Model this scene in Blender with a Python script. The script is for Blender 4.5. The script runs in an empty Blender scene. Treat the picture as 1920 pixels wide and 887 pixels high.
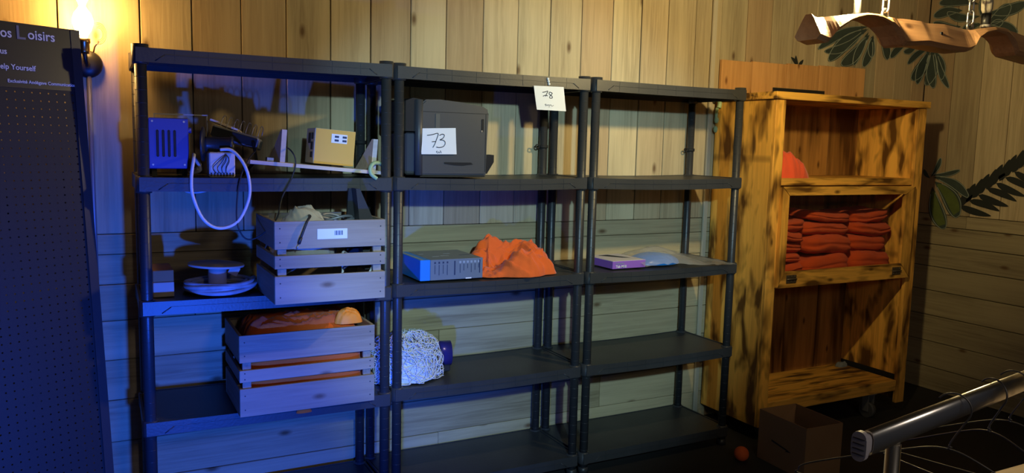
import bpy, bmesh, math, random
from mathutils import Vector, Matrix, noise
random.seed(7)
S = bpy.context.scene
COL = S.collection

# ------------------------------------------------------------------ camera
FZ = -0.05                                   # floor height
cam = bpy.data.cameras.new('camera'); camo = bpy.data.objects.new('camera', cam); COL.objects.link(camo)
cam.sensor_width = 36.0; cam.sensor_fit = 'HORIZONTAL'; cam.lens = 1502.67 / 1920 * 36
cam.clip_start = 0.05; cam.clip_end = 60
_r = Vector((0.8845498, -0.46582928, 0.02397347)); _d = Vector((-0.03233516, -0.11251053, -0.99312427)); _f = Vector((0.46532363, 0.87769269, -0.11458383))
_m = Matrix((_r, -_d, -_f)).transposed().to_4x4(); _m.translation = (-0.16737, -3.01609, 1.47838)
camo.matrix_world = _m
S.camera = camo
S.view_settings.view_transform = 'Standard'; S.view_settings.look = 'None'
S.view_settings.gamma = 1.0; S.view_settings.use_curve_mapping = False
S.view_settings.exposure = 0.0
try:
    S.cycles.use_denoising = True
    S.cycles.sample_clamp_indirect = 4.0
except Exception:
    pass

# ------------------------------------------------------------------ world and large lights
w = bpy.data.worlds.new('night_room'); S.world = w; w.use_nodes = True
w.node_tree.nodes['Background'].inputs[0].default_value = (0.55, 0.6, 0.8, 1)
w.node_tree.nodes['Background'].inputs[1].default_value = 0.022

def lamp(name, kind, loc, col, power, radius, target=None, size=None, blend=None):
    l = bpy.data.lights.new(name, kind); l.color = col; l.energy = power; l.shadow_soft_size = radius
    if size: l.spot_size = size; l.spot_blend = blend
    o = bpy.data.objects.new(name, l); COL.objects.link(o); o.location = loc
    if target: o.rotation_euler = (Vector(target) - Vector(loc)).to_track_quat('-Z', 'Y').to_euler()
    return o
# cool white house light from behind the photographer
lamp('house_light', 'SPOT', (0.0, -4.2, 2.3), (0.47, 0.81, 1.0), 440, 0.05, (1.72, 0.4, 1.02), math.radians(30.5), 0.5)
# dim warm fill added farther back to lift the shadows, no known lamp
lamp('fill_light', 'POINT', (0.9, -4.7, 2.4), (1.0, 0.88, 0.76), 38, 0.25)
# blue stage light standing low in front of the first shelf
lamp('blue_stage_light', 'SPOT', (0.15, -2.0, 0.45), (0.015, 0.10, 1.0), 330, 0.04, (-0.02, 0.4, 0.36), math.radians(94), 1.0)
BULB_A = (2.285, -0.984, 2.06)               # chandelier bulb above the yoke
BULB_L = (-0.167, 0.31, 1.868)               # wall lamp bulb
POW_A, POW_L = 1680.0, 100.0                   # emission strengths

# ------------------------------------------------------------------ materials
def nodes(m): return m.node_tree.nodes, m.node_tree.links
def mat(name, col=(.5, .5, .5), rough=.5, metal=0.0, emit=None, es=0.0, trans=0.0, alpha=1.0, spec=0.5, bump=0.0, bscale=60, var=0.0, vscale=8, coat=0.0, sheen=0.0):
    m = bpy.data.materials.new(name); m.use_nodes = True
    n, l = nodes(m); b = n['Principled BSDF']
    b.inputs['Base Color'].default_value = (*col, 1); b.inputs['Roughness'].default_value = rough
    b.inputs['Metallic'].default_value = metal; b.inputs['Specular IOR Level'].default_value = spec
    b.inputs['Transmission Weight'].default_value = trans; b.inputs['Alpha'].default_value = alpha
    b.inputs['Coat Weight'].default_value = coat; b.inputs['Sheen Weight'].default_value = sheen
    if emit: b.inputs['Emission Color'].default_value = (*emit, 1); b.inputs['Emission Strength'].default_value = es
    tc = n.new('ShaderNodeTexCoord')
    if var:
        nz = n.new('ShaderNodeTexNoise'); nz.inputs['Scale'].default_value = vscale; nz.inputs['Detail'].default_value = 4
        l.new(tc.outputs['Object'], nz.inputs['Vector'])
        mx = n.new('ShaderNodeMix'); mx.data_type = 'RGBA'
        mx.inputs[6].default_value = (*[c * (1 - var) for c in col], 1); mx.inputs[7].default_value = (*[min(1, c * (1 + var)) for c in col], 1)
        l.new(nz.outputs['Fac'], mx.inputs[0]); l.new(mx.outputs[2], b.inputs['Base Color'])
    if bump:
        nz = n.new('ShaderNodeTexNoise'); nz.inputs['Scale'].default_value = bscale; nz.inputs['Detail'].default_value = 3
        l.new(tc.outputs['Object'], nz.inputs['Vector'])
        bp = n.new('ShaderNodeBump'); bp.inputs['Strength'].default_value = bump; bp.inputs['Distance'].default_value = .004
        l.new(nz.outputs['Fac'], bp.inputs['Height']); l.new(bp.outputs['Normal'], b.inputs['Normal'])
    return m

def wood(name, c1, c2, knot, axis='z', rough=.75, burnt=None, bscale=(7, 1.1), kn=True, hue=.35, bump=.35, alt=None, kscale=1.0, thick='y'):
    """sawn wood: grain stretched along the axis, knots, an own tint for each object; burnt = scorch colour"""
    m = bpy.data.materials.new(name); m.use_nodes = True
    n, l = nodes(m); b = n['Principled BSDF']; b.inputs['Roughness'].default_value = rough; b.inputs['Specular IOR Level'].default_value = .25
    tc = n.new('ShaderNodeTexCoord'); oi = n.new('ShaderNodeObjectInfo')
    mu = n.new('ShaderNodeVectorMath'); mu.operation = 'SCALE'; mu.inputs[0].default_value = (13.1, 7.7, 29.3)
    l.new(oi.outputs['Random'], mu.inputs['Scale'])
    ad = n.new('ShaderNodeVectorMath'); l.new(tc.outputs['Object'], ad.inputs[0]); l.new(mu.outputs[0], ad.inputs[1])
    def mapped(sc):
        mp = n.new('ShaderNodeMapping'); s = [sc[0]] * 3; s['xyz'.index(axis)] = sc[1]; mp.inputs['Scale'].default_value = s
        l.new(ad.outputs[0], mp.inputs['Vector']); return mp.outputs[0]
    def nz(v, scale, det=5, dist=0.0, rg=.6):
        t = n.new('ShaderNodeTexNoise'); t.inputs['Scale'].default_value = scale; t.inputs['Detail'].default_value = det
        t.inputs['Distortion'].default_value = dist; t.inputs['Roughness'].default_value = rg; l.new(v, t.inputs['Vector']); return t.outputs['Fac']
    def ramp(v, p0, p1, a=(0, 0, 0, 1), bb=(1, 1, 1, 1)):
        r = n.new('ShaderNodeValToRGB'); e = r.color_ramp.elements; e[0].position, e[1].position = p0, p1; e[0].color, e[1].color = a, bb
        l.new(v, r.inputs[0]); return r.outputs[0]
    def mix(f, a, bb, mode='MIX'):
        x = n.new('ShaderNodeMix'); x.data_type = 'RGBA'; x.blend_type = mode
        for sock, val in ((0, f), (6, a), (7, bb)):
            if isinstance(val, (int, float)): x.inputs[sock].default_value = val
            elif isinstance(val, tuple): x.inputs[sock].default_value = (*val, 1)
            else: l.new(val, x.inputs[sock])
        return x.outputs[2]
    fine = nz(mapped((9, .35)), 9, 6, .6)
    broad = nz(mapped((3, .25)), 3, 3, .3)
    col = mix(ramp(fine, .36, .64), c1, c2)
    col = mix(ramp(broad, .35, .7), col, tuple(min(1, c * 1.18) for c in c2))
    if alt:                                              # some boards of another timber tone
        rr = n.new('ShaderNodeMath'); rr.operation = 'MULTIPLY'; rr.inputs[1].default_value = 7.31; l.new(oi.outputs['Random'], rr.inputs[0])
        fr = n.new('ShaderNodeMath'); fr.operation = 'FRACT'; l.new(rr.outputs[0], fr.inputs[0])
        f2 = n.new('ShaderNodeMath'); f2.operation = 'MULTIPLY'; f2.inputs[1].default_value = .75; l.new(fr.outputs[0], f2.inputs[0])
        col = mix(f2.outputs[0], col, mix(ramp(fine, .36, .64), tuple(c * .85 for c in alt), alt))
    if burnt:
        scorch = nz(mapped(bscale), 1.0, 2.2, .35, .5)
        streak = nz(mapped((30, 1.4)), 1.0, 3, .2)
        sm = n.new('ShaderNodeMath'); sm.operation = 'MULTIPLY_ADD'; sm.inputs[1].default_value = .22; l.new(streak, sm.inputs[0]); l.new(scorch, sm.inputs[2])
        col = mix(ramp(sm.outputs[0], .57, .76, (0, 0, 0, 1), (.93, .93, .93, 1)), col, burnt)
    if kn:
        mp = mapped((2.6 * kscale, 1.15 * kscale)); mp.node.inputs['Scale'].default_value['xyz'.index(thick)] = 0.0; vo = n.new('ShaderNodeTexVoronoi'); vo.inputs['Scale'].default_value = 2.2; vo.inputs['Randomness'].default_value = 1.0
        sx_ = n.new('ShaderNodeSeparateXYZ'); l.new(mp, sx_.inputs[0]); cx_ = n.new('ShaderNodeCombineXYZ'); l.new(sx_.outputs['X' if thick == 'y' else 'Y'], cx_.inputs[0]); l.new(sx_.outputs['Z'], cx_.inputs[1])
        vo.voronoi_dimensions = '2D'; l.new(cx_.outputs[0], vo.inputs['Vector'])
        sp_ = n.new('ShaderNodeSeparateColor'); l.new(vo.outputs['Color'], sp_.inputs[0]); cm = n.new('ShaderNodeMath'); cm.operation = 'GREATER_THAN'; cm.inputs[1].default_value = .30; l.new(sp_.outputs[0], cm.inputs[0])
        kf = n.new('ShaderNodeMath'); kf.operation = 'MULTIPLY'; l.new(ramp(vo.outputs['Distance'], .02, .075, (.85, .85, .85, 1), (0, 0, 0, 1)), kf.inputs[0]); l.new(cm.outputs[0], kf.inputs[1])
        col = mix(kf.outputs[0], col, knot)
    hs = n.new('ShaderNodeHueSaturation'); l.new(col, hs.inputs['Color'])
    mr = n.new('ShaderNodeMapRange'); mr.inputs['To Min'].default_value = 1 - hue; mr.inputs['To Max'].default_value = 1 + hue * .6
    l.new(oi.outputs['Random'], mr.inputs['Value']); l.new(mr.outputs[0], hs.inputs['Value'])
    l.new(hs.outputs[0], b.inputs['Base Color'])
    bp = n.new('ShaderNodeBump'); bp.inputs['Strength'].default_value = bump; bp.inputs['Distance'].default_value = .003
    l.new(fine, bp.inputs['Height']); l.new(bp.outputs['Normal'], b.inputs['Normal'])
    return m

WC1, WC2, WK = (.30, .235, .135), (.46, .375, .22), (.12, .06, .025)
M = {}
M['wall_v'] = wood('sawn_wall_board', (.37, .295, .175), (.56, .465, .285), WK, 'z', hue=.22, alt=(.46, .30, .16), kscale=.8)
M['wall_h'] = wood('sawn_wall_board_level', WC1, WC2, WK, 'x', hue=.2, kscale=.8)
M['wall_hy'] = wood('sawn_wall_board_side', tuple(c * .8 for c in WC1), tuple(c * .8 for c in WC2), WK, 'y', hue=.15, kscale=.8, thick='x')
M['gap'] = mat('dark_gap', (.012, .01, .008), .9)
BUR = (.075, .028, .007)
M['cab_v'] = wood('scorched_pine', (.56, .26, .045), (.88, .46, .085), BUR, 'z', rough=.5, burnt=BUR, bscale=(13, 4.6), hue=.12)
M['cab_h'] = wood('scorched_pine_level', (.56, .26, .045), (.88, .46, .085), BUR, 'x', rough=.5, burnt=BUR, bscale=(22, 4.0), hue=.12)
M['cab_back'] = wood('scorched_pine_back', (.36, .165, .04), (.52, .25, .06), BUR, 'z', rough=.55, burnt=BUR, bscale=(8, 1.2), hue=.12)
M['cab_red'] = wood('reddish_pine', (.50, .235, .075), (.68, .36, .13), (.2, .07, .02), 'z', rough=.5, hue=.08)
M['crate'] = wood('bare_crate_wood', (.24, .19, .14), (.33, .27, .20), (.14, .09, .06), 'x', hue=.12, kscale=.9)
M['crate_y'] = wood('bare_crate_wood_side', (.24, .19, .14), (.33, .27, .20), (.14, .09, .06), 'y', hue=.12, thick='x')
M['pale'] = wood('pale_planed_wood', (.55, .42, .30), (.70, .56, .43), (.2, .1, .05), 'x', hue=.1, kscale=.7)
M['yoke'] = wood('turned_yoke_wood', (.42, .21, .10), (.58, .32, .16), (.1, .04, .02), 'x', rough=.38, hue=.05)
M['black'] = mat('black_plastic', (.03, .031, .034), .38, bump=.08, bscale=220)
M['tray'] = mat('black_shelf_plastic', (.037, .038, .041), .42, bump=.1, bscale=120, var=.35, vscale=6)
M['matte'] = mat('matte_black', (.012, .012, .013), .75)
M['floor'] = mat('dark_floor', (.022, .02, .02), .75, var=.3, vscale=3)
M['ceil'] = mat('dark_ceiling', (.035, .03, .03), .9, var=.2, vscale=2)
M['peg'] = mat('dark_pegboard', (.007, .007, .008), .6, bump=.05)
M['peghead'] = mat('dark_header_print', (.014, .014, .02), .35)
M['white'] = mat('white_paint', (.8, .8, .82), .6)
M['grey_t'] = mat('grey_print', (.22, .22, .26), .6)
M['hole'] = mat('pale_peg_hole', (.42, .40, .38), .8)
M['brass'] = mat('dull_brass', (.35, .22, .09), .3, 1.0)
M['iron'] = mat('dark_iron', (.03, .028, .026), .4, .6)
M['glow_l'] = mat('glowing_bulb_left', (1, .8, .5), .3, emit=(1.0, .56, .16), es=POW_L)
M['glow_a'] = mat('glowing_bulb_right', (1, .85, .6), .3, emit=(1.0, .78, .36), es=POW_A)
M['bluemetal'] = mat('blue_painted_metal', (.045, .06, .28), .45, .2)
M['steel'] = mat('grey_steel', (.42, .42, .44), .35, .9)
M['galv'] = mat('grey_metal', (.3, .3, .31), .5, .5)
M['chrome'] = mat('chrome', (.74, .70, .64), .28, 1.0, bump=.02, bscale=30)
M['capgrey'] = mat('grey_plastic_cap', (.55, .52, .58), .45)
M['wire'] = mat('galvanised_wire', (.16, .15, .15), .45, .8)
M['wcable'] = mat('white_cable', (.72, .72, .74), .5)
M['bcable'] = mat('black_cable', (.02, .02, .022), .5)
M['paper'] = mat('white_paper', (.82, .82, .84), .85)
M['ink'] = mat('black_ink', (.02, .02, .03), .8)
M['yellow'] = mat('yellow_carton', (.74, .40, .055), .5)
M['carton_w'] = mat('white_carton', (.62, .58, .55), .6)
M['slot'] = mat('dark_slot', (.02, .02, .025), .7)
M['green'] = mat('pale_green_hose', (.36, .50, .27), .45)
M['cardboard'] = mat('brown_cardboard', (.30, .17, .08), .85, var=.12)
M['card_pale'] = mat('pale_cardboard', (.50, .42, .36), .85)
M['coilgrey'] = mat('grey_striped_cable', (.42, .42, .45), .55, var=.5, vscale=28)
M['spool'] = mat('greyish_spool', (.52, .46, .42), .7, var=.15)
M['orange'] = mat('orange_cotton', (.82, .13, .012), .9, bump=.35, bscale=240, sheen=.2)
M['orange2'] = mat('orange_towelling', (.70, .085, .010), .95, bump=1.0, bscale=330, sheen=.08)
M['coral'] = mat('coral_cotton', (.80, .10, .035), .9, bump=.4, bscale=240, sheen=.2)
M['tag'] = mat('bright_orange_tag', (.95, .27, .02), .6)
M['printer'] = mat('dark_grey_printer', (.060, .060, .064), .42, bump=.04, bscale=300)
M['printer_d'] = mat('black_printer', (.02, .02, .022), .3)
M['tape'] = mat('sticky_tape', (.12, .115, .10), .3)
M['boxgrey'] = mat('blue_grey_carton', (.155, .19, .24), .4, var=.1)
M['boxblue'] = mat('bright_blue_carton', (.02, .22, .80), .4)
M['print_d'] = mat('dark_blue_print', (.02, .035, .09), .6)
M['print_l'] = mat('pale_blue_print', (.30, .36, .46), .6)
M['purple'] = mat('purple_carton', (.32, .13, .60), .45)
M['lilac'] = mat('white_lilac_carton', (.66, .62, .68), .5)
M['bagblue'] = mat('blue_plastic', (.01, .18, .70), .3)
def film(name, col, a, rough=.15):
    m = bpy.data.materials.new(name); m.use_nodes = True; n, l = nodes(m); n.remove(n['Principled BSDF'])
    t = n.new('ShaderNodeBsdfTransparent'); g = n.new('ShaderNodeBsdfPrincipled'); g.inputs['Base Color'].default_value = (*col, 1); g.inputs['Roughness'].default_value = rough
    x = n.new('ShaderNodeMixShader'); x.inputs[0].default_value = a
    l.new(t.outputs[0], x.inputs[1]); l.new(g.outputs[0], x.inputs[2]); l.new(x.outputs[0], n['Material Output'].inputs[0]); return m
M['film'] = film('clear_plastic_film', (.66, .68, .70), .30)
M['film2'] = film('crumpled_clear_film', (.7, .66, .58), .6, .25)
M['glass'] = film('cabinet_glass', (.03, .03, .035), .07, .05)
M['cord'] = mat('white_net_cord', (.66, .68, .68), .8)
M['can'] = mat('dark_blue_can', (.03, .03, .22), .25, .3)
M['leaf'] = mat('painted_dark_green', (.042, .062, .054), .7, var=.4, vscale=20)
M['leafrim'] = mat('painted_pale_green_line', (.30, .34, .28), .7)
M['leaf_g'] = mat('painted_olive_green', (.10, .135, .03), .7, var=.3, vscale=20)
M['leaf_d'] = mat('painted_black_green', (.016, .02, .018), .7)
M['ball'] = mat('orange_ball', (.85, .14, .02), .8)
M['rubber'] = mat('grey_rubber', (.10, .10, .10), .6)
M['edgelit'] = mat('lit_plank_edge', (.5, .44, .33), .7)  # pale tone stands for light caught on a plank edge
M['hinge'] = mat('tarnished_hinge', (.16, .13, .10), .45, .7)
M['lint'] = mat('grey_lint', (.20, .22, .24), 1.0)
M['sleeve'] = mat('cream_sleeve', (.50, .44, .34), .6)

# ------------------------------------------------------------------ builders
ORG = {}
def link(o, parent=None):
    COL.objects.link(o)
    if parent is not None: o.parent = parent
    return o
def tag(o, label=None, cat=None, group=None, kind=None):
    if label: o['label'] = label
    if cat: o['category'] = cat
    if group: o['group'] = group
    if kind: o['kind'] = kind
    return o
def thing(name, label, cat, loc, rz=0.0, group=None):
    o = bpy.data.objects.new(name, None); o.empty_display_size = .05; link(o)
    o.location = loc; o.rotation_euler = (0, 0, rz); ORG[o.name] = (Vector(loc), rz)
    return tag(o, label, cat, group)
def build(name, bm, m, parent=None, loc=None, local=False, smooth=None):
    """one mesh object; geometry is given in world space unless local=True"""
    me = bpy.data.meshes.new(name)
    if smooth is not None:
        for f in bm.faces: f.smooth = smooth
    org, rz = (Vector((0, 0, 0)), 0.0)
    if parent is not None: org, rz = ORG[parent.name]
    elif loc is not None: org = Vector(loc)
    if not local: bm.transform(Matrix.Rotation(-rz, 4, 'Z') @ Matrix.Translation(-org))
    bmesh.ops.recalc_face_normals(bm, faces=bm.faces[:])
    bm.to_mesh(me); bm.free()
    o = bpy.data.objects.new(name, me); link(o, parent); me.materials.append(M[m] if isinstance(m, str) else m)
    if parent is None and loc is not None: o.location = loc
    ORG[o.name] = (org, rz)
    return o
def B(): return bmesh.new()
def box(bm, x0, x1, y0, y1, z0, z1, bev=0.0, mx=None, seg=1):
    r = bmesh.ops.create_cube(bm, size=1.0); vs = r['verts']
    for v in vs:
        v.co = Vector(((x0 + x1) / 2 + v.co.x * (x1 - x0), (y0 + y1) / 2 + v.co.y * (y1 - y0), (z0 + z1) / 2 + v.co.z * (z1 - z0)))
    if bev > 0:
        es = list({e for v in vs for e in v.link_edges})
        r = bmesh.ops.bevel(bm, geom=es, offset=bev, segments=seg, affect='EDGES', profile=.5)
        vs = list({v for f in r['faces'] for v in f.verts} | {v for v in vs if v.is_valid})
    if mx is not None:
        for v in vs: v.co = mx @ v.co
    return vs
def gridbox(bm, x0, x1, y0, y1, z0, z1, nx, fn=None):
    rows = []
    for i in range(nx + 1):
        x = x0 + (x1 - x0) * i / nx
        rows.append([bm.verts.new(fn(x, y, z) if fn else (x, y, z)) for y, z in ((y0, z0), (y1, z0), (y1, z1), (y0, z1))])
    for a, b in zip(rows, rows[1:]):
        for k in range(4): bm.faces.new((a[k], a[(k + 1) % 4], b[(k + 1) % 4], b[k]))
    bm.faces.new(rows[0][::-1]); bm.faces.new(rows[-1])
def frame_axes(t):
    t = t.normalized(); u = t.cross(Vector((0, 0, 1)))
    if u.length < 1e-3: u = t.cross(Vector((1, 0, 0)))
    u.normalize(); return u, t.cross(u).normalized()
def tube(bm, pts, r, seg=8, closed=False, caps=True, smooth=True):
    pts = [Vector(p) for p in pts]; n = len(pts); rings = []; u = None
    for i, p in enumerate(pts):
        t = (pts[(i + 1) % n] - pts[i - 1]) if closed else (pts[min(i + 1, n - 1)] - pts[max(i - 1, 0)])
        if t.length < 1e-9: t = Vector((0, 0, 1))
        t.normalize()
        if u is None: u, v = frame_axes(t)
        else:
            u = (u - t * u.dot(t))
            if u.length < 1e-6: u, v = frame_axes(t)
            u.normalize(); v = t.cross(u)
        rr = r(i / max(1, n - 1)) if callable(r) else r
        rings.append([bm.verts.new(p + (u * math.cos(a) + v * math.sin(a)) * rr) for a in [2 * math.pi * k / seg for k in range(seg)]])
    fs = []
    for i in range(n if closed else n - 1):
        a, b = rings[i], rings[(i + 1) % n]
        for k in range(seg): fs.append(bm.faces.new((a[k], a[(k + 1) % seg], b[(k + 1) % seg], b[k])))
    for f in fs: f.smooth = smooth
    if caps and not closed: bm.faces.new(rings[0][::-1]); bm.faces.new(rings[-1])
def cyl(bm, p0, p1, r, seg=20, r1=None):
    p0, p1 = Vector(p0), Vector(p1); u, v = frame_axes(p1 - p0); r1 = r if r1 is None else r1
    A = [bm.verts.new(p0 + (u * math.cos(a) + v * math.sin(a)) * r) for a in [2 * math.pi * k / seg for k in range(seg)]]
    Bv = [bm.verts.new(p1 + (u * math.cos(a) + v * math.sin(a)) * r1) for a in [2 * math.pi * k / seg for k in range(seg)]]
    for k in range(seg): bm.faces.new((A[k], A[(k + 1) % seg], Bv[(k + 1) % seg], Bv[k])).smooth = True
    bm.faces.new(A[::-1]); bm.faces.new(Bv)
def lathe(bm, prof, c=(0, 0, 0), seg=24, mx=None):
    c = Vector(c); rings = []
    for r, z in prof:
        ring = []
        for k in range(seg):
            a = 2 * math.pi * k / seg; p = Vector((max(r, 1e-5) * math.cos(a), max(r, 1e-5) * math.sin(a), z))
            ring.append(bm.verts.new(c + (mx @ p if mx is not None else p)))
        rings.append(ring)
    for a, b in zip(rings, rings[1:]):
        for k in range(seg): bm.faces.new((a[k], a[(k + 1) % seg], b[(k + 1) % seg], b[k])).smooth = True
    bm.faces.new(rings[0][::-1]); bm.faces.new(rings[-1])
def spline(pts, n=8):
    pts = [Vector(p) for p in pts]; out = []
    for i in range(len(pts) - 1):
        p0, p1, p2, p3 = pts[max(i - 1, 0)], pts[i], pts[i + 1], pts[min(i + 2, len(pts) - 1)]
        for k in range(n):
            t = k / n
            out.append(.5 * ((2 * p1) + (p2 - p0) * t + (2 * p0 - 5 * p1 + 4 * p2 - p3) * t * t + (3 * p1 - p0 - 3 * p2 + p3) * t ** 3))
    out.append(pts[-1]); return out
def prism(bm, poly, y0, y1, axis='y'):
    """extrude a polygon given as (a, z) between y0 and y1"""
    f = (lambda a, y, z: (a, y, z)) if axis == 'y' else (lambda a, y, z: (y, a, z))
    A = [bm.verts.new(f(a, y0, z)) for a, z in poly]; Bv = [bm.verts.new(f(a, y1, z)) for a, z in poly]; n = len(poly)
    bm.faces.new(A); bm.faces.new(Bv[::-1])
    for k in range(n): bm.faces.new((A[k], Bv[k], Bv[(k + 1) % n], A[(k + 1) % n]))
def cloth(bm, c, size, seed, amp=1.0, freq=3.0, sq=2.2, p=2.4, q=.55, rot=0.0, skew=0.0, nr=34, nt=110, lumps=None):
    """a crumpled textile heap: warped folds over a mound with a ruffled hem resting on its support"""
    off = Vector((seed * 3.7, seed * 1.9, seed * 5.1)); rings = []; ca, sa = math.cos(rot), math.sin(rot)
    hmax = size[2]
    for i in range(nr + 1):
        r = i / nr; ring = []
        for k in range(nt):
            a = 2 * math.pi * k / nt; cx, cy = math.cos(a), math.sin(a); R_ = 1 / (abs(cx) ** sq + abs(cy) ** sq) ** (1 / sq)
            R_ *= 1 + .13 * amp * noise.noise(Vector((cx * 1.6, cy * 1.6, 0)) + off) + .05 * amp * noise.noise(Vector((cx * 5, cy * 5, 3)) + off)
            x, y = r * R_ * cx, r * R_ * cy
            w1 = noise.noise(Vector((x * 1.3, y * 1.3, 1)) + off); w2 = noise.noise(Vector((x * 1.3, y * 1.3, 7)) + off)
            X, Y = ca * x + sa * y, -sa * x + ca * y
            n1 = noise.noise(Vector((X * freq * .55 + w1 * 1.6, Y * freq * 1.5 + w2 * 1.6, 0)) + off * 2); n2 = noise.noise(Vector((Y * freq * .7 + w2 * 2, X * freq * 1.9 + w1 * 2, 5)) + off)
            n3 = noise.noise(Vector((X * freq * 2.6 + w2 * 2, Y * freq * 3.4 + w1 * 2, 9)) + off)
            fold = (1 - min(1, abs(n1) * 3.2)) * .55 + (1 - min(1, abs(n2) * 3.6)) * .4 + n3 * .22 - .35
            h = max(0.0, 1 - r ** p) ** q
            big = 1 + .35 * w1 * amp + skew * x
            if lumps: h = max(0.0, 1 - r ** 7) ** .5 * (sum((hh * math.exp(-((x - lx) / rx) ** 2 - ((y - ly) / ry) ** 2)) ** 3 for lx, ly, rx, ry, hh in lumps)) ** (1 / 3)
            z = hmax * h * big * .86 + amp * .17 * hmax * fold * min(1, (1 - r) * 5 + .25)
            lat = 1 + .05 * amp * fold * (r > .05)
            ring.append(bm.verts.new((c[0] + x * lat * size[0] / 2, c[1] + y * lat * size[1] / 2, c[2] + max(.003 if r < 1 else .0015, z))))
            if i == 0: break
        rings.append(ring)
    for k in range(nt): bm.faces.new((rings[0][0], rings[1][k], rings[1][(k + 1) % nt]))
    for a, b_ in zip(rings[1:], rings[2:]):
        for k in range(nt): bm.faces.new((a[k], b_[k], b_[(k + 1) % nt], a[(k + 1) % nt]))
    bt = [bm.verts.new((v.co.x, v.co.y, c[2] + .0002)) for v in rings[-1]]
    for k in range(nt): bm.faces.new((rings[-1][k], bt[k], bt[(k + 1) % nt], rings[-1][(k + 1) % nt]))
    bm.faces.new(bt[::-1])
    for f in bm.faces: f.smooth = True
def text(name, body, size, mx, m, parent, align='LEFT', ext=.0004, sx=1.0, bold=0.0):
    cu = bpy.data.curves.new(name, 'FONT'); cu.body = body; cu.size = size; cu.extrude = ext; cu.align_x = align; cu.resolution_u = 3; cu.offset = bold
    t = bpy.data.objects.new(name, cu); me = bpy.data.meshes.new_from_object(t); me.name = name
    bpy.data.objects.remove(t); me.materials.append(M[m])
    org, rz = ORG[parent.name]
    me.transform(Matrix.Rotation(-rz, 4, 'Z') @ Matrix.Translation(-org) @ mx @ Matrix.Diagonal((sx, 1, 1, 1)))
    o = bpy.data.objects.new(name, me); link(o, parent); ORG[o.name] = (org, rz); return o
def FR(p, right=(1, 0, 0), up=(0, 0, 1)):
    """frame for writing: text x along right, y along up, normal outward"""
    r = Vector(right).normalized(); u = Vector(up).normalized(); nn = r.cross(u)
    m = Matrix((r, u, nn)).transposed().to_4x4(); m.translation = Vector(p); return m

# ------------------------------------------------------------------ room shell
XW, YW = 4.65, 0.411                          # right wall plane, back wall plane
JX = [-1.72, -1.54, -1.36, -1.17, -0.985, -0.80, -0.615, -0.43, -0.249, 0.026, 0.21, 0.395, 0.574, 0.757, 0.934, 1.117, 1.288, 1.473, 1.655, 1.833, 2.012, 2.197, 2.375, 2.547, 2.733, 2.912, 3.097, 3.282, 3.456, 3.635, 3.815, 3.995, 4.173, 4.349, 4.523, XW]
JZ = [FZ, 0.10, 0.268, 0.438, 0.60, 0.757, 0.90, 1.018, 1.097]
b = B(); box(b, -1.75, XW + .06, YW + .018, YW + .07, FZ, 2.75); wall_b = build('wall_back', b, 'gap', loc=(1.4, YW, FZ)); tag(wall_b, kind='structure')
b = B(); box(b, XW + .018, XW + .07, -5.0, YW + .018, FZ, 2.75); wall_r = build('wall_right', b, 'gap', loc=(XW, -2, FZ)); tag(wall_r, kind='structure')
b = B(); box(b, -1.75, XW + .07, -5.0, YW + .07, FZ - .05, FZ); tag(build('floor', b, 'floor', loc=(1.4, -2, FZ)), kind='structure')
b = B(); box(b, -1.75, XW + .07, -5.0, YW + .07, 2.75, 2.8); tag(build('ceiling', b, 'ceil', loc=(1.4, -2, 2.75)), kind='structure')
def board(parent, x0, x1, y0, y1, z0, z1, m):
    cx, cy = (x0 + x1) / 2, (y0 + y1) / 2
    bm = B(); box(bm, x0, x1, y0, y1, z0, z1, .0022)
    me = bpy.data.meshes.new('plank'); bm.transform(Matrix.Translation((-cx, -cy, -z0))); bm.to_mesh(me); bm.free(); me.materials.append(M[m])
    o = bpy.data.objects.new('plank', me); link(o, parent); o.location = Vector((cx, cy, z0)) - ORG[parent.name][0]
for a, c in zip(JX, JX[1:]):
    d = random.uniform(-.002, .002); g = random.uniform(.0012, .0034)
    board(wall_b, a + g, c - g, YW + d, YW + .018, JZ[-1] + .0015, 2.745, 'wall_v')
cuts = {0: [1.276, 3.1], 1: [-.3, 2.2], 2: [.6, 2.9], 3: [1.273, 3.4], 4: [2.0], 5: [.2, 3.0], 6: [1.6], 7: [1.05, 3.3]}
for i, (z0, z1) in enumerate(zip(JZ, JZ[1:])):
    xs = [-1.74] + cuts[i] + [XW]
    for a, c in zip(xs, xs[1:]):
        d = random.uniform(-.002, .002)
        board(wall_b, a + .001, c - .001, YW + d, YW + .018, z0 + .0012, z1 - .0012, 'wall_h')
JY = [YW, .222, .035, -.149, -.33, -.51, -.69, -.87, -1.05, -1.23, -1.41, -1.59, -1.77, -1.95, -2.13, -2.31, -2.5]
for a, c in zip(JY, JY[1:]):
    d = random.uniform(-.002, .002); board(wall_r, XW + d, XW + .018, c + .0022, a - .0022, JZ[-1] + .0015, 2.745, 'wall_v')
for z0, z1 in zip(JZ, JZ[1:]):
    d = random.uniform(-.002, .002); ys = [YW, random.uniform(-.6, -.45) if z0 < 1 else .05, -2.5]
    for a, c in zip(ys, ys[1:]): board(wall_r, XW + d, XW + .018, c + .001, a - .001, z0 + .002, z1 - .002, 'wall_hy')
b = B(); box(b, 2.835, 2.862, .392, .405, FZ, 2.7, .002); tag(build('lit_edge_1', b, 'edgelit', loc=(2.85, .4, FZ)), kind='structure')  # thin strip with the light on a plank edge put into its colour

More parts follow.
